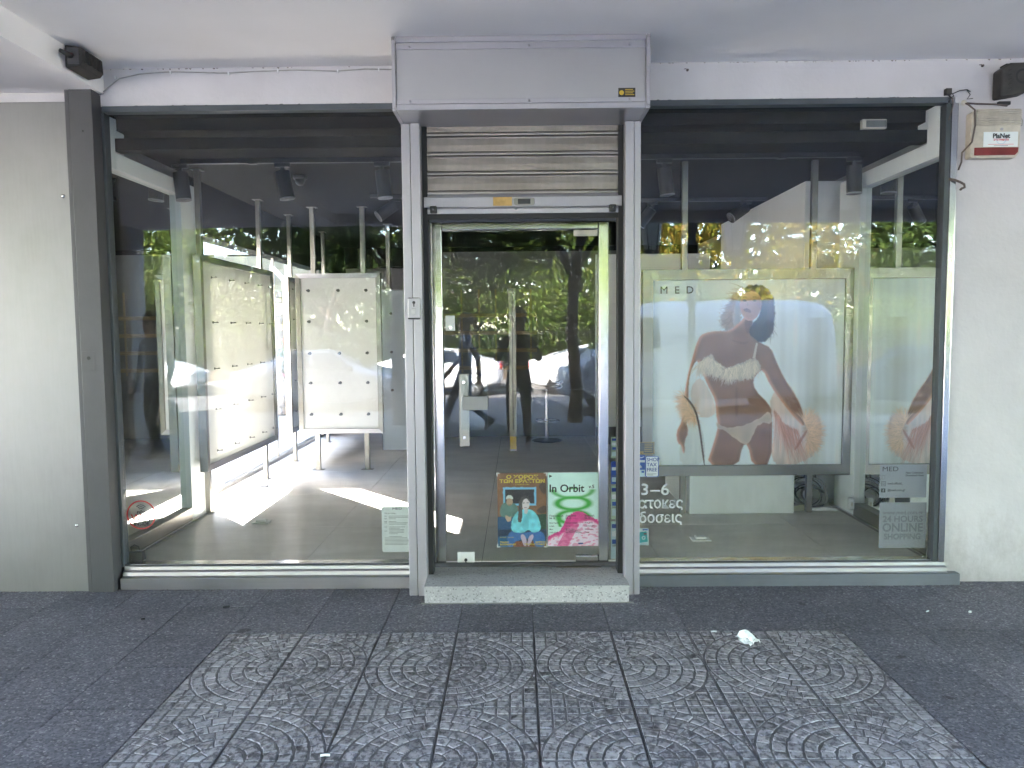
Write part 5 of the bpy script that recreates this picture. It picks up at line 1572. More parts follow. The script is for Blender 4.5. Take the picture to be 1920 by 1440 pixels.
# litter on the pavement
lf = empty('crumpled_tissue', (1.13, -0.89, 0.003), 0.4, 'crumpled white tissue lying on the patterned tiles', 'litter')
mb = MB()
rg = random.Random(12)
n_ = 7
vs = []
for j in range(n_):
    for i in range(n_):
        u_, v2 = i/(n_-1)-.5, j/(n_-1)-.5
        taper = 1-0.55*abs(v2+0.1)
        vs.append((u_*0.085*taper+rg.uniform(-.006, .006), v2*0.115+rg.uniform(-.006, .006), abs(rg.gauss(0, .013))+0.022*(1-2*abs(u_))*(1 if (i+j) % 2 else .35)))
mb.add(vs, [(j*n_+i, j*n_+i+1, (j+1)*n_+i+1, (j+1)*n_+i) for j in range(n_-1) for i in range(n_-1)])
mb.build('tissue', 'paper_white', lf)
for (x, y, rz, lab, mt, sz) in ((0.99, -0.765, 0.05, 'white cigarette end on the tile edge left of the tissue', 'paper_white', (0.028, 0.004)),
                               (-0.72, -1.90, 0.1, 'white cigarette end near the bottom edge of the pattern', 'paper_white', (0.034, 0.0045)),
                               (2.22, -0.50, 0.6, 'scrap of white paper on the dark paving right of the pattern', 'paper_white', (0.024, 0.003)),
                               (2.44, -0.52, 0.2, 'tiny pale crumb on the dark paving far right', 'paper_white', (0.012, 0.006)),
                               (-1.66, -0.38, 0.4, 'dark twig scrap on the dark paving left of the step', 'cable_black', (0.036, 0.006)),
                               (-2.05, -0.55, 0.2, 'dark gum spot on the dark paving under the left window', 'cable_black', (0.020, 0.004))):
    e = empty('litter_scrap', (x, y, 0.002), rz, lab, 'litter', 'small litter on the pavement')
    MB().tube([(-sz[0]/2, 0, sz[1]), (0, sz[1]*.5, sz[1]*1.1), (sz[0]/2, 0, sz[1])], sz[1], 7).build('scrap', mt, e)
# ================================================================== COURTYARD SEEN THROUGH THE SIDE GLASS
cb_ = empty('courtyard_building', (-10, 13, 0), 0, 'pale building with a shop sign across the courtyard, seen through the left window', 'building')
def cx_(x): return x+10
MB().box(cx_(-26), cx_(-2.9), 0, 5, 3.3, 9.15).build('upper_wall', 'stucco_white', cb_)
MB().box(cx_(-26), cx_(-2.9), 0.6, 5, 0.0, 3.299).build('shop_back', 'stucco_cream', cb_)
sgb = MB().box(cx_(-9), cx_(-3.0), -0.12, 0.0, 2.45, 3.25).build('sign_board', 'stucco_olive', cb_)
text('sign_letter', 'N', 0.62, 'vinyl_white', sgb, cx_(-5.62), -0.13, 2.60, bold=0.02, extrude=0.01)
for i in range(8):
    x = -12.5+i*1.2
    wq = MB().box(cx_(x), cx_(x+0.9), -0.03, 0.0, 3.55, 5.0).build('window', 'stucco_white', cb_)
    MB().box(cx_(x+0.07), cx_(x+0.42), -0.05, -0.031, 3.62, 4.93).build('pane', 'car_glass', wq)
    MB().box(cx_(x+0.48), cx_(x+0.83), -0.05, -0.031, 3.62, 4.93).build('pane', 'car_glass', wq)
for x in (-9.2, -6.9, -4.2, -3.1):
    MB().box(cx_(x), cx_(x+0.3), 0.0, 0.599, 0.0, 3.299).build('pier', 'stucco_cream', cb_)
cs_ = empty('court_sky_blocker', (-8.5, 7.0, 0), 0, 'low cream block added left of the courtyard to cut sky light', 'building')
MB().box(-6.0, 0.0, -5.6, 5.9, 0.0, 5.4).build('wall', 'stucco_cream', cs_)  # added mass beside the courtyard, cuts the sky light reaching the shop
for yy in (-4.4, -2.2, 0.0, 2.2, 4.2):
    wq = MB().box(0.0, 0.04, yy-0.5, yy+0.5, 0.9, 2.3).build('window', 'stucco_white', cs_)
    MB().box(0.041, 0.055, yy-0.42, yy+0.42, 0.98, 2.22).build('pane', 'car_glass', wq)
shf = empty('book_shelf', (-5.55, 13.45, 0.05), 0, 'brown wall of shelves with small goods across the courtyard', 'shelf')
MB().box(-1.0, 1.25, 0.02, 0.10, 0, 2.4).build('back', 'shop_brown', shf)
for k in range(6):
    s = MB().box(-1.0, 1.25, -0.28, 0.0195, 0.35+k*0.38, 0.39+k*0.38).build('shelf_board', 'shop_brown', shf)
    rg = random.Random(k)
    x = -0.95
    while x < 1.15:
        w_ = rg.uniform(.05, .14); hh = rg.uniform(.12, .28)
        MB().box(x, x+w_, -0.2, -0.05, 0.391+k*0.38, 0.391+k*0.38+hh).build('goods', rg.choice(('vinyl_tan', 'vinyl_white', 'alarm_red', 'stone', 'vinyl_pale')), s)
        x += w_+rg.uniform(.02, .12)
plr = empty('stone_planter', (-4.9, 9.3, 0.045), 0, 'rubble stone planter in the sunny courtyard', 'planter')
MB().box(-1.3, 1.3, -0.22, 0.30, 0.0, 0.66).build('core', 'soil', plr)
rg = random.Random(3)
for row in range(4):
    x = -1.34
    while x < 1.3:
        w_ = rg.uniform(.16, .34)
        z0 = row*0.17+0.005
        MB().prism([(x+.01, z0+rg.uniform(0, .02)), (x+w_-.015, z0+rg.uniform(0, .02)), (x+w_-.01, z0+.15+rg.uniform(-.02, .02)), (x+.02, z0+.155+rg.uniform(-.02, .01))], -0.33+rg.uniform(-.02, .02), -0.221, 'y').build('stone', 'stone', plr, 0.02)
        x += w_

# ------------------------------------------------------------------ foliage
def leaf_cloud(name, n, shape, size, mat, parent, seed, clump=0, squash=0.5, droop=0.3):
    rs = np.random.RandomState(seed)
    if clump:
        cen = shape(rs, clump)
        cid = rs.randint(0, clump, n)
        ctone = rs.rand(clump)
        pts = cen[cid]+rs.normal(0, 1, (n, 3))*size*np.array([2.7, 2.7, 2.0])
    else:
        pts = shape(rs, n)
    d = rs.normal(0, 1, (n, 3)); d[:, 2] -= droop; d /= np.linalg.norm(d, axis=1)[:, None]
    e = rs.normal(0, 1, (n, 3)); s = np.cross(d, e); s /= np.linalg.norm(s, axis=1)[:, None]
    nn = np.cross(d, s)
    L_ = size*rs.uniform(.6, 1.3, n)[:, None]
    wv = L_*squash
    fold = nn*L_*0.12
    v0 = pts; v1 = pts+d*L_*.5+s*wv*.5+fold; v2 = pts+d*L_; v3 = pts+d*L_*.5-s*wv*.5+fold
    co = np.stack([v0, v1, v2, v3], 1).reshape(-1, 3)
    base = np.arange(n)*4
    tri = np.stack([base, base+1, base+2, base, base+2, base+3], 1).reshape(-1, 3)
    me = bpy.data.meshes.new(name)
    me.vertices.add(len(co)); me.vertices.foreach_set('co', co.ravel())
    me.loops.add(tri.size); me.loops.foreach_set('vertex_index', tri.ravel())
    me.polygons.add(len(tri)); me.polygons.foreach_set('loop_start', np.arange(0, tri.size, 3)); me.polygons.foreach_set('loop_total', np.full(len(tri), 3))
    me.update(calc_edges=True)
    at = me.attributes.new('tone', 'FLOAT_COLOR', 'FACE')
    t = rs.rand(n)*.55+(ctone[cid] if clump else rs.rand(n))*.45
    t = np.repeat(t, 2)
    c4 = np.ones((len(tri), 4), np.float32); c4[:, 0] = t; c4[:, 1] = t; c4[:, 2] = t
    at.data.foreach_set('color', c4.ravel())
    return link(name, me, mat, parent)

def ellip(cx, cy_, cz, rx, ry, rz, hollow=0.55):
    def f(rs, n):
        d = rs.normal(0, 1, (n, 3)); d /= np.linalg.norm(d, axis=1)[:, None]
        r = (hollow+(1-hollow)*rs.rand(n))[:, None]
        return np.array([cx, cy_, cz])+d*r*np.array([rx, ry, rz])
    return f
def blob(parts):
    fs = [ellip(*p) for p in parts]
    def f(rs, n):
        k = rs.randint(0, len(fs), n)
        out = np.zeros((n, 3))
        for i, g in enumerate(fs):
            m_ = k == i
            out[m_] = g(rs, int(m_.sum()))
        return out
    return f
def trunk(parent, h, r, limbs, seed):
    rg = random.Random(seed)
    mb = MB()
    pts = [(0, 0, -0.2)]
    x = y = 0
    for k in range(1, 7):
        x += rg.uniform(-.06, .06); y += rg.uniform(-.06, .06)
        pts.append((x, y, h*k/6))
    mb.tube(pts, r, 9, [r*1.35, r*1.1, r, r*.95, r*.9, r*.8, r*.7])
    for k in range(limbs):
        a_ = 2*math.pi*k/limbs+rg.uniform(-.4, .4)
        L_ = rg.uniform(1.2, 2.0)
        p0 = Vector((x, y, h*rg.uniform(.75, .98)))
        q = [p0+Vector((math.cos(a_)*L_*t, math.sin(a_)*L_*t, L_*1.0*t**.8)) for t in (0, .3, .6, 1)]
        mb.tube(q, r*.4, 6, [r*.55, r*.42, r*.3, r*.12])
    return mb.build('trunk', 'bark', parent)

def tree(loc, h, r, parts, n, size, mat, seed, label, clump=160, group='trees across the road, mirrored in the glass'):
    if loc[1] < -12:          # park trees: second crown tier added above the first to block sky light
        parts = parts+[(0.3, -.3, 7.4, 2.6, 1.9, 2.4), (-.4, -.5, 9.6, 1.9, 1.6, 1.8)]
        n, clump = int(n*1.5), int(clump*1.6)
    t = empty('park_tree', loc, 0, label, 'tree', group)
    trunk(t, h, r, 5, seed)
    leaf_cloud('crown', n, blob(parts), size, mat, t, seed, clump)
    return t
G2 = 'street trees by the near kerb'
# shaded street trees on the near kerb (only their reflections show)
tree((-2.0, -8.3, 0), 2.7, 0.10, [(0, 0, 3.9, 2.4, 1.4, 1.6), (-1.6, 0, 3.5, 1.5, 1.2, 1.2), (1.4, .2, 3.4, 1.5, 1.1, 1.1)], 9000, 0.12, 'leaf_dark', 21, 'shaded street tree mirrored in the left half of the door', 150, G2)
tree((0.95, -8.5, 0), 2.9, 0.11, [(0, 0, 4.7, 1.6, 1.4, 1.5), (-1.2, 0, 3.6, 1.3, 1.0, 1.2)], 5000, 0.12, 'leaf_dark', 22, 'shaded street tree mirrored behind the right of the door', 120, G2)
# sunlit park trees behind the fence
tree((-12.4, -23.2, -0.15), 2.2, 0.16, [(0, 0, 4.3, 2.4, 1.8, 2.5), (1.2, .4, 3.2, 1.6, 1.4, 1.6), (-1.4, .2, 5.2, 1.8, 1.5, 1.8)], 9000, 0.20, 'leaf_green', 31, 'sunlit yellow-green park tree mirrored at the left end of the left window')
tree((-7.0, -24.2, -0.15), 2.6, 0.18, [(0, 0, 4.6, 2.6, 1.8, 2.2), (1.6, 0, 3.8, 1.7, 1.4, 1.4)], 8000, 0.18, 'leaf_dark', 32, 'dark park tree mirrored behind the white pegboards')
tree((-1.8, -24.4, -0.15), 2.4, 0.18, [(0, 0, 4.8, 2.6, 1.9, 2.4), (-1.5, .3, 3.6, 1.8, 1.4, 1.7), (1.5, .4, 3.4, 1.7, 1.4, 1.5)], 10000, 0.18, 'leaf_green', 33, 'park tree mirrored in the middle of the door')
tree((2.9, -23.4, -0.15), 2.0, 0.17, [(0, 0, 3.8, 2.0, 1.6, 2.6), (1.3, .3, 3.2, 1.5, 1.3, 1.8), (-1.0, .2, 5.0, 1.6, 1.3, 1.5)], 10000, 0.18, 'leaf_green', 34, 'bright park tree mirrored at the right edge of the door')
tree((6.2, -23.6, -0.15), 1.8, 0.16, [(0, 0, 3.4, 1.9, 1.6, 2.3), (-1.2, .2, 3.0, 1.5, 1.3, 1.8)], 9000, 0.18, 'leaf_yellow', 35, 'yellowing park tree mirrored behind the lamp post')
tree((10.4, -24.8, -0.15), 2.4, 0.18, [(0, 0, 4.6, 2.2, 1.8, 2.0), (1.4, 0, 3.6, 1.5, 1.3, 1.5)], 7000, 0.18, 'leaf_yellow', 36, 'autumn yellow park tree mirrored above the advert panel', 120)
tree((14.6, -23.8, -0.15), 2.3, 0.18, [(0, 0, 4.4, 2.3, 1.8, 2.3), (-1.2, .2, 3.4, 1.5, 1.3, 1.4)], 8000, 0.18, 'leaf_dark', 37, 'dark park tree mirrored at the right end of the right window', 120)
tree((-17.5, -23.6, -0.15), 2.2, 0.18, [(0, 0, 4.4, 2.4, 1.8, 2.4)], 5000, 0.20, 'leaf_green', 38, 'park tree beyond the white saloon, farthest left', 110)
# bushes filling the park edge
BG = 'bushes behind the park railings'
for (x, y, rx, rz_, mt, sd, lab) in ((-14.6, -22.6, 1.6, 2.0, 'leaf_green', 71, 'sunny bush mirrored behind the left window mirror'), (-9.6, -22.8, 1.8, 1.9, 'leaf_green', 72, 'bush mirrored behind the side-on pegboard'),
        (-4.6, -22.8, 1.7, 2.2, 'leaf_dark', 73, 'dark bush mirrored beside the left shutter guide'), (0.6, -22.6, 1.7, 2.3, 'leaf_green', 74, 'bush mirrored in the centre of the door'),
        (4.6, -22.5, 1.8, 2.6, 'leaf_green', 75, 'tall bright bush mirrored just right of the door'), (8.2, -22.8, 1.7, 2.2, 'leaf_yellow', 76, 'yellowing bush mirrored in the advert panel'), (12.4, -22.6, 1.6, 2.0, 'leaf_green', 77, 'bush mirrored beside the right mirror frame')):
    t = empty('park_bush', (x, y, -0.12), 0, lab, 'bush', BG)
    MB().tube([(0, 0, 0), (.05, 0, .5), (0, .05, 1.1)], .05, 6).build('stem', 'bark', t)
    leaf_cloud('foliage', 5200, blob([(0, 0, rz_*.62, rx, 1.1, rz_*.75), (rx*.5, .1, rz_*.9, rx*.6, .8, rz_*.6)]), 0.17, mt, t, sd, 110)
# hedge behind the railings
hg = tag(leaf_cloud('hedge', 16000, lambda rs, n: np.stack([rs.uniform(-20, 18, n), rs.normal(-22.3, .45, n), rs.uniform(-.1, 1.7, n)*rs.uniform(.7, 1, n)], 1), 0.16, 'leaf_dark', None, 41), kind='stuff')
back = tag(leaf_cloud('distant_wood', 30000, lambda rs, n: np.stack([rs.uniform(-60, 60, n), rs.normal(-33.0, 2.0, n), rs.uniform(0, 21, n)*rs.uniform(.75, 1, n)], 1), 1.1, 'leaf_dark', None, 42), kind='stuff')  # made tall and dense to block low sky; dark leaves deepen the gaps
# plants in the courtyard planter
for i in range(7):
    x = -1.1+i*0.36
    p = empty('planter_shrub', (-4.9+x, 9.33, 0.70), 0, '%s leafy shrub along the stone planter' % ('leftmost', 'second from left', 'third from left', 'middle', 'third from right', 'second from right', 'rightmost')[i], 'shrub', 'shrubs in the stone planter')
    leaf_cloud('foliage', 260, ellip(0, 0, .28, .24, .2, .3, 0.1), 0.16, 'leaf_bush', p, 60+i, 0, 0.3, -0.5)
    MB().tube([(0, 0, 0), (0.02, 0, .2), (0, 0.02, .4)], .012, 5).build('stem', 'bark', p)

# railings
for k in range(12):
    x0 = -18+k*3.0
    fe = empty('railing_bay', (x0, -21.15, -0.14), 0, 'black iron park railing bay mirrored low in the glass', 'railing', 'iron park railings')
    fe['label'] = 'black iron park railing bay, number %s from the left along the park' % ('one', 'two', 'three', 'four', 'five', 'six', 'seven', 'eight', 'nine', 'ten', 'eleven', 'twelve')[k]
    MB().box(0, 3.0, -0.12, 0.12, 0, 0.35).build('base_wall', 'soil', fe)
    MB().box(0.0, 2.99, -0.02, 0.02, 1.55, 1.59).box(0.0, 2.99, -0.02, 0.02, 0.5, 0.54).build('rails', 'iron_black', fe)
    if k == 0:
        pk = MB().box(-0.009, 0.009, -0.009, 0.009, 0.351, 1.72).add([(-.012, -.012, 1.72), (.012, -.012, 1.72), (.012, .012, 1.72), (-.012, .012, 1.72), (0, 0, 1.82)], [(0, 1, 4), (1, 2, 4), (2, 3, 4), (3, 0, 4)]).mesh('picket')
        pk.materials.append(MATS['iron_black'])
    for j in range(20):
        o = bpy.data.objects.new('picket', pk); o.location = (0.075+j*0.15, 0, 0)
        COL.objects.link(o); o.parent = fe

# street lamp with two lanterns
lp = empty('street_lamp', (2.70, -7.3, 0), 0, 'ornate black lamp post with two lanterns mirrored in the right window', 'street lamp')
MB().lathe((0, 0, 0), [(0.20, 0), (0.20, .12), (0.13, .2), (0.15, .5), (0.09, .62), (0.06, .8), (0.05, 1.9), (0.075, 1.94), (0.05, 2.0), (0.055, 2.10), (0.09, 2.3), (0.05, 2.42), (0.06, 2.5), (0.10, 2.62), (0.10, 2.82), (0.055, 2.88), (0.04, 2.95), (0.075, 3.05), (0.05, 3.15), (0.01, 3.25)], 16).build('pole', 'iron_black', lp)
for s_ in (-1, 1):
    arm = MB()
    arm.tube([(s_*x, 0, z) for x, z in ((.04, 2.58), (.15, 2.44), (.32, 2.36), (.50, 2.40), (.60, 2.52), (.63, 2.66))], .03, 8, [.034, .034, .03, .028, .026, .024])
    arm.tube([(s_*(.24+.10*math.cos(t)*(1-t/9.)), 0, 2.52+.10*math.sin(t)*(1-t/9.)) for t in np.linspace(-1.4, 6.0, 18)], .016, 6)
    a2 = arm.build('arm', 'iron_black', lp)
    ln = MB().lathe((s_*.63, 0, 2.66), [(0.05, 0), (0.13, .06), (0.14, .08), (0.11, .085)], 6, False)
    ln.lathe((s_*.63, 0, 2.66), [(0.20, .50), (0.22, .52), (0.12, .66), (0.03, .72), (0.02, .80)], 6, False)
    for k in range(6):
        t = 2*math.pi*k/6
        ln.bar((s_*.63+.13*math.cos(t), .13*math.sin(t), 2.74), (s_*.63+.20*math.cos(t), .20*math.sin(t), 3.17), .014, .014)
    l3 = ln.build('lantern', 'iron_black', lp)
    MB().lathe((s_*.63, 0, 2.74), [(0.115, 0.01), (0.185, .42)], 6, False).build('lantern_glass', 'lantern_glass', l3)
    MB().lathe((s_*.63, 0, 2.70), [(0.02, 0.046), (0.05, .12), (0.03, .2)], 10).build('bulb', 'white_plastic', l3)

# ------------------------------------------------------------------ vehicles
def wheel(parent, x, y, r, wd):
    tt = MB()
    prof = [(r*.62, -wd/2), (r*.92, -wd/2), (r, -wd*.36), (r, wd*.36), (r*.92, wd/2), (r*.62, wd/2)]
    o = MB().lathe((0, 0, 0), prof, 24).build('tyre', 'tyre', parent)
    o.matrix_local = Matrix.Translation((x, y, r))@Matrix.Rotation(math.pi/2, 4, 'X')
    rim = MB().lathe((0, 0, 0), [(r*.64, -wd*.42), (r*.60, -wd*.50), (r*.56, -wd*.40), (r*.2, -wd*.42), (r*.12, -wd*.50)], 20)
    for k in range(7):
        t = 2*math.pi*k/7
        rim.bar((r*.15*math.cos(t), r*.15*math.sin(t), -wd*.47), (r*.58*math.cos(t), r*.58*math.sin(t), -wd*.47), r*.13, .02)
    sgn = 1 if y > 0 else -1
    q = rim.build('rim', 'rim', o)
    if sgn > 0:
        q.matrix_local = Matrix.Rotation(0, 4, 'X')
    else:
        q.matrix_local = Matrix.Rotation(math.pi, 4, 'X')
    return o

def loft_body(stations):
    """stations: x, zlow, zbelt, ztop, wl, wb, wt -> list of section rings"""
    vs, fs = [], []
    per = 10
    for (x, zl, zb, zt, wl, wb, wt) in stations:
        zm = zl+(zb-zl)*.45
        half = [(wl*.9, zl), (wl, zl+.06), (max(wl, wb)*1.01, zm), (wb, zb), (wt, zt)]
        ring_ = [(x, y, z) for y, z in half]+[(x, -y, z) for y, z in reversed(half)]
        vs += ring_
    m_ = len(stations)
    for i in range(m_-1):
        for k in range(per):
            fs.append((i*per+k, i*per+(k+1) % per, (i+1)*per+(k+1) % per, (i+1)*per+k))
    fs.append(tuple(range(per-1, -1, -1))); fs.append(tuple((m_-1)*per+k for k in range(per)))
    return vs, fs

def car(name, loc, rz, paint, label, stations, wheels, r, glass_spans, screens, lights, group, side_glass=True, cat='car'):
    c = empty(name, loc, rz, label, cat, group)
    vs, fs = loft_body(stations)
    o = MB().add(vs, fs, True).build('body', paint, c)
    md = o.modifiers.new('sub', 'SUBSURF'); md.levels = 2; md.render_levels = 2
    for (xa, xb, za, zb_, ya, yb_, tilt) in glass_spans:
        for s_ in (-1, 1):
            g = MB().add([(xa[0], s_*ya, za), (xb[0], s_*ya, za), (xb[1], s_*yb_, zb_), (xa[1], s_*yb_, zb_)], [(0, 1, 2, 3)])
            k = len(g.v)
            g.add([(x, y+s_*.012, z) for x, y, z in g.v], [(3, 2, 1, 0)])
            g.build('side_window', 'car_glass', c)
    for (xa, za, ya, xb, zb_, yb_, nm) in screens:
        d = Vector((za-zb_, 0, xb-xa)).normalized()*0.0
        g = MB().add([(xa, -ya, za), (xa, ya, za), (xb, yb_, zb_), (xb, -yb_, zb_)], [(0, 1, 2, 3)])
        g.build(nm, 'car_glass', c)
    for (x, y, z, sx_, sy, sz, mt, nm) in lights:
        for s_ in (-1, 1):
            MB().ball((x, s_*y, z), 1, 12, 8, (sx_, sy, sz)).build(nm, mt, c)
    for (x, y) in wheels:
        for s_ in (-1, 1):
            MB().cyl((x, s_*(y-.10), r), (x, s_*(y+.015), r), r*1.13, n=24).build('wheel_arch', 'car_trim', c)
            wheel(c, x, s_*(y+.005), r, .2)
    return c
# saloon: nose at +x
ST = [(-2.16, .42, .78, .80, .60, .62, .55), (-2.08, .30, .92, .95, .78, .78, .62), (-1.72, .22, .96, 1.02, .86, .84, .64), (-1.30, .20, .97, 1.22, .87, .86, .60), (-0.75, .19, .96, 1.42, .88, .87, .60),
      (0.0, .19, .95, 1.45, .88, .87, .62), (0.42, .19, .95, 1.34, .88, .87, .62), (1.05, .20, .94, .99, .88, .86, .68), (1.60, .22, .86, .90, .86, .82, .66), (2.02, .28, .70, .74, .78, .74, .60), (2.16, .42, .58, .62, .62, .58, .50)]
GS = [((-0.98, -0.80), (-0.28, -0.28), .99, 1.33, .868, .68, 0), ((-0.22, -0.22), (0.72, 0.28), .98, 1.34, .868, .69, 0)]
SC = [(1.08, 1.005, .66, .40, 1.365, .56, 'windscreen'), (-1.58, 1.065, .60, -.86, 1.40, .54, 'rear_window')]
LT = [(2.02, .56, .64, .14, .16, .085, 'headlight', 'headlight'), (-2.10, .58, .80, .06, .14, .10, 'taillight', 'taillight'), (.70, .96, 1.0, .07, .10, .07, 'car_trim', 'wing_mirror')]
WH = [(-1.32, .76), (1.32, .76)]
CG = 'cars parked across the road'
ZR = -0.30
car('parked_car', (-11.2, -17.3, ZR), 0.0, 'paint_white', 'white saloon car mirrored low in the left window', ST, WH, .31, GS, SC, LT, CG)
car('parked_car', (-4.5, -13.6, ZR), 0.0, 'paint_silver', 'silver saloon car mirrored beside the shutter guide', ST, WH, .31, GS, SC, LT, CG)
car('parked_car', (-2.6, -17.4, ZR), math.pi, 'paint_white', 'white saloon car mirrored low at the left of the door', ST, WH, .31, GS, SC, LT, CG)
car('parked_car', (8.6, -12.8, ZR), math.pi, 'paint_navy', 'dark blue saloon car mirrored across the advert panel', ST, WH, .31, GS, SC, LT, CG)
# van, nose at -x after turning
SV = [(-2.95, .45, 1.30, 2.30, .90, .92, .82), (-2.90, .34, 1.35, 2.46, .97, .98, .86), (-1.5, .30, 1.35, 2.52, .98, .99, .88), (0.6, .30, 1.34, 2.52, .98, .99, .88), (1.10, .30, 1.32, 2.46, .98, .99, .86), (1.45, .30, 1.30, 2.20, .98, .98, .82), (2.05, .30, 1.24, 1.50, .97, .96, .80), (2.45, .32, 1.10, 1.16, .95, .92, .76), (2.85, .38, .86, .90, .86, .84, .70), (2.95, .50, .70, .74, .72, .70, .60)]
GV = [((0.75, 0.80), (2.0, 1.36), 1.34, 2.06, .985, .90, 0)]
SCV = [(2.16, 1.42, .78, 1.30, 2.36, .74, 'windscreen')]
LTV = [(2.74, .66, .86, .14, .18, .14, 'headlight', 'headlight'), (-2.92, .86, 1.0, .05, .08, .18, 'taillight', 'taillight'), (1.85, 1.12, 1.45, .09, .12, .18, 'car_trim', 'wing_mirror')]
car('delivery_van', (3.75, -12.4, ZR), math.pi, 'paint_van', 'pale blue-white high-roofed delivery van mirrored right of the door', SV, [(-1.9, .84), (1.85, .84)], .34, GV, SCV, LTV, None, cat='van')
car('parked_car', (2.4, -17.4, ZR), 0.0, 'paint_white', 'sunlit white saloon car mirrored through the van windscreen', ST, WH, .31, GS, SC, LT, CG)

# ------------------------------------------------------------------ people (mirrored in the glass)
def person(name, loc, rz, pose, label, mats, hair_long=False, extra=None):
    """pose: joint -> (x,y,z); figure faces +Y"""
    root = empty(name, loc, rz, label, 'person')
    J = dict(pelvis=(0, 0, .95), waist=(0, 0, 1.08), chest=(0, .01, 1.28), neck0=(0, 0, 1.44), neck=(0, .01, 1.52), head0=(0, .02, 1.60), head1=(0, .025, 1.70), head2=(0, .01, 1.77), nose=(0, .125, 1.645),
             shl=(.17, 0, 1.41), ell=(.24, -.02, 1.12), wrl=(.25, .10, .88), hal=(.25, .13, .80), shr=(-.17, 0, 1.41), elr=(-.24, -.02, 1.12), wrr=(-.25, .10, .88), har=(-.25, .13, .80),
             hpl=(.09, 0, .92), knl=(.10, .02, .50), anl=(.10, -.01, .10), tol=(.11, .16, .04), hel=(.10, -.05, .045), hpr=(-.09, 0, .92), knr=(-.10, .02, .50), anr=(-.10, -.01, .10), tor=(-.11, .16, .04), her=(-.10, -.05, .045))
    J.update(pose)
    rad = dict(pelvis=.145, waist=.125, chest=.15, neck0=.085, neck=.055, head0=.085, head1=.098, head2=.07, nose=.014, shl=.068, ell=.046, wrl=.030, hal=.034, hpl=.095, knl=.062, anl=.042, tol=.036, hel=.038)
    E_ = [('pelvis', 'waist', 'top'), ('waist', 'chest', 'top'), ('chest', 'neck0', 'top'), ('neck0', 'neck', 'skin'), ('neck', 'head0', 'skin'), ('head0', 'head1', 'skin'), ('head1', 'head2', 'skin'), ('head0', 'nose', 'skin')]
    for s_ in 'lr':
        E_ += [('neck0', 'sh'+s_, 'top'), ('sh'+s_, 'el'+s_, 'top'), ('el'+s_, 'wr'+s_, 'top'), ('wr'+s_, 'ha'+s_, 'skin'), ('pelvis', 'hp'+s_, 'leg'), ('hp'+s_, 'kn'+s_, 'leg'), ('kn'+s_, 'an'+s_, 'leg'), ('an'+s_, 'to'+s_, 'shoe'), ('an'+s_, 'he'+s_, 'shoe')]
    for s_, sg in (('l', 1), ('r', -1)):
        wv, hv = Vector(J['wr'+s_]), Vector(J['ha'+s_])
        d = (hv-wv).normalized()
        side = d.cross(Vector((sg, .2, 0))).normalized()
        for k, (off, ln) in enumerate(((-.028, .066), (-.010, .078), (.010, .074), (.028, .058))):
            a1, a2 = 'f%s%da' % (s_, k), 'f%s%db' % (s_, k)
            J[a1] = tuple(hv+side*off+d*(ln*.55)); J[a2] = tuple(hv+side*off*1.1+d*ln+Vector((-sg*.022, .01, 0)))
            rad['f'+s_+str(k)+'a'] = .0095; rad['f'+s_+str(k)+'b'] = .008
            E_ += [('ha'+s_, a1, 'skin'), (a1, a2, 'skin')]
        J['t'+s_] = tuple(wv.lerp(hv, .5)+side*(-.052)+d*.03); rad['t'+s_] = .0105
        E_ += [('wr'+s_, 't'+s_, 'skin')]
    names = list(J)
    me = bpy.data.meshes.new('sk')
    me.from_pydata([J[k] for k in names], [(names.index(a_), names.index(b_)) for a_, b_, _ in E_], [])
    ob = bpy.data.objects.new('sk', me); COL.objects.link(ob)
    md = ob.modifiers.new('skin', 'SKIN'); md.use_smooth_shade = True
    sd = ob.modifiers.new('sub', 'SUBSURF'); sd.levels = 2
    sv = me.skin_vertices[0].data
    for i, k in enumerate(names):
        kk = k if k in rad else (k[:-1]+'l')
        r = rad.get(kk, .03)
        sv[i].radius = (r, r*(.78 if k in ('chest', 'waist', 'pelvis') else 1))
        sv[i].use_root = (k == 'pelvis')
    bpy.context.view_layer.update()
    bm2 = bpy.data.meshes.new_from_object(ob.evaluated_get(bpy.context.evaluated_depsgraph_get()))
    bpy.data.objects.remove(ob)
    order = ['skin', 'top', 'leg', 'shoe']
    segs = [(Vector(J[a_]), Vector(J[b_]), order.index(t), rad.get(a_ if a_ in rad else a_[:-1]+'l', .03)) for a_, b_, t in E_]
    bm2.materials.clear()
    for p in bm2.polygons:
        best, bi = 1e9, 0
        c = p.center
        for a_, b_, t, r in segs:
            d = b_-a_
            tt = max(0, min(1, (c-a_).dot(d)/max(d.dot(d), 1e-9)))
            q = (c-(a_+d*tt)).length-r*.4
            if q < best: best, bi = q, t
        p.material_index = bi
        p.use_smooth = True
    body = link('body', bm2, [mats[k] for k in order], root)
    hx, hy, hz = J['head1']
    hr = MB().ball((hx, hy-.022, hz+.012), 1, 16, 10, (.108, .110, .118))
    if hair_long:
        hr.tube([(hx, hy-.06, hz), (hx, hy-.10, hz-.14), (hx, hy-.10, hz-.32)], .1, 10, [.09, .095, .05])
    hr.build('hair', 'hair_dark', root)
    for s_ in (-1, 1):
        MB().ball((hx+s_*.034, hy+.088, hz-.035), .011, 8, 6).build('eye', 'ink', root)
    return root
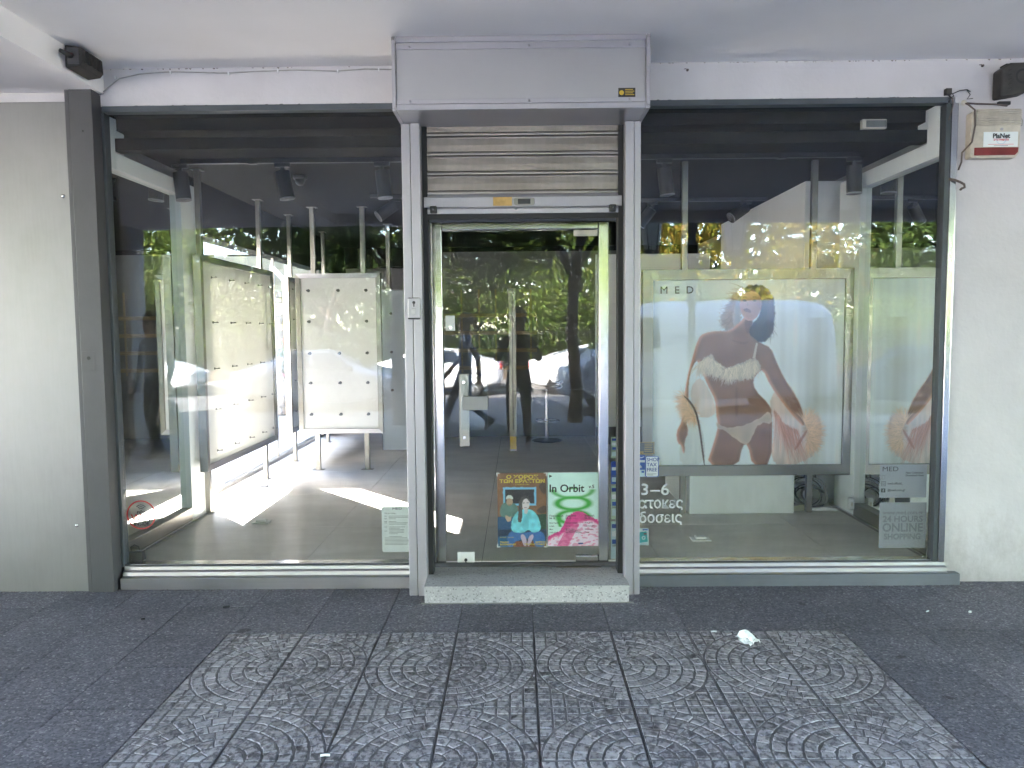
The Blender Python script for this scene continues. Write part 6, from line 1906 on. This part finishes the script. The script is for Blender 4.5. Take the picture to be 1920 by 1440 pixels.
# the photographer, just behind the lens, arms raised to the phone
person('person', (0.0, -4.98, 0), 0, dict(ell=(.27, .12, 1.16), wrl=(.12, .28, 1.42), hal=(.085, .30, 1.49), elr=(-.27, .12, 1.16), wrr=(-.12, .28, 1.42), har=(-.085, .30, 1.49), anl=(.12, -.01, .10), tol=(.14, .16, .04), hel=(.12, -.05, .045), anr=(-.12, -.01, .10), tor=(-.14, .16, .04), her=(-.12, -.05, .045)),
       'person in dark clothes and pale trainers mirrored in the door, taking the photo', dict(skin='skin', top='jacket_dark', leg='jeans_dark', shoe='shoe_pale'))
# woman walking past with a bag, left window reflection
pb = person('person', (-4.45, -4.7, 0), 0.35, dict(anl=(.10, .16, .10), tol=(.11, .33, .06), hel=(.10, .12, .05), knl=(.10, .16, .52), anr=(-.10, -.16, .12), tor=(-.11, .0, .04), her=(-.10, -.20, .07)),
       'person in a blue-grey top with a cloth bag mirrored at the left window edge', dict(skin='skin', top='shirt_blue', leg='jeans_dark', shoe='shoe_brown'), True)
bagp = empty('shopping_bag', (-4.22, -4.52, 0.30), 0.35, 'pale cloth bag held by the person mirrored in the left window', 'bag')
MB().lathe((0, 0, 0), [(0.06, 0.02), (0.12, .06), (0.14, .2), (0.11, .36), (0.05, .44)], 14).build('sack', 'bag_cloth', bagp)
MB().tube([(-.05, 0, .42), (-.03, 0, .50), (0, 0, .52), (.03, 0, .50), (.05, 0, .42)], .008, 6).build('handle', 'bag_cloth', bagp)
# passer-by in mid stride behind the photographer
person('person', (-0.75, -6.3, 0), math.pi/2, dict(knl=(.09, .20, .55), anl=(.09, .34, .14), tol=(.10, .50, .12), hel=(.09, .31, .07), knr=(-.09, -.02, .50), anr=(-.09, -.36, .22), tor=(-.10, -.24, .08), her=(-.09, -.42, .20), ell=(.23, -.20, 1.16), wrl=(.24, -.22, .92), hal=(.24, -.20, .84), elr=(-.23, .10, 1.14), wrr=(-.22, .26, .96), har=(-.22, .31, .90)),
       'passer-by in pale jeans mid-stride, mirrored behind the door handle', dict(skin='skin', top='shirt_blue', leg='jeans', shoe='shoe_brown'))
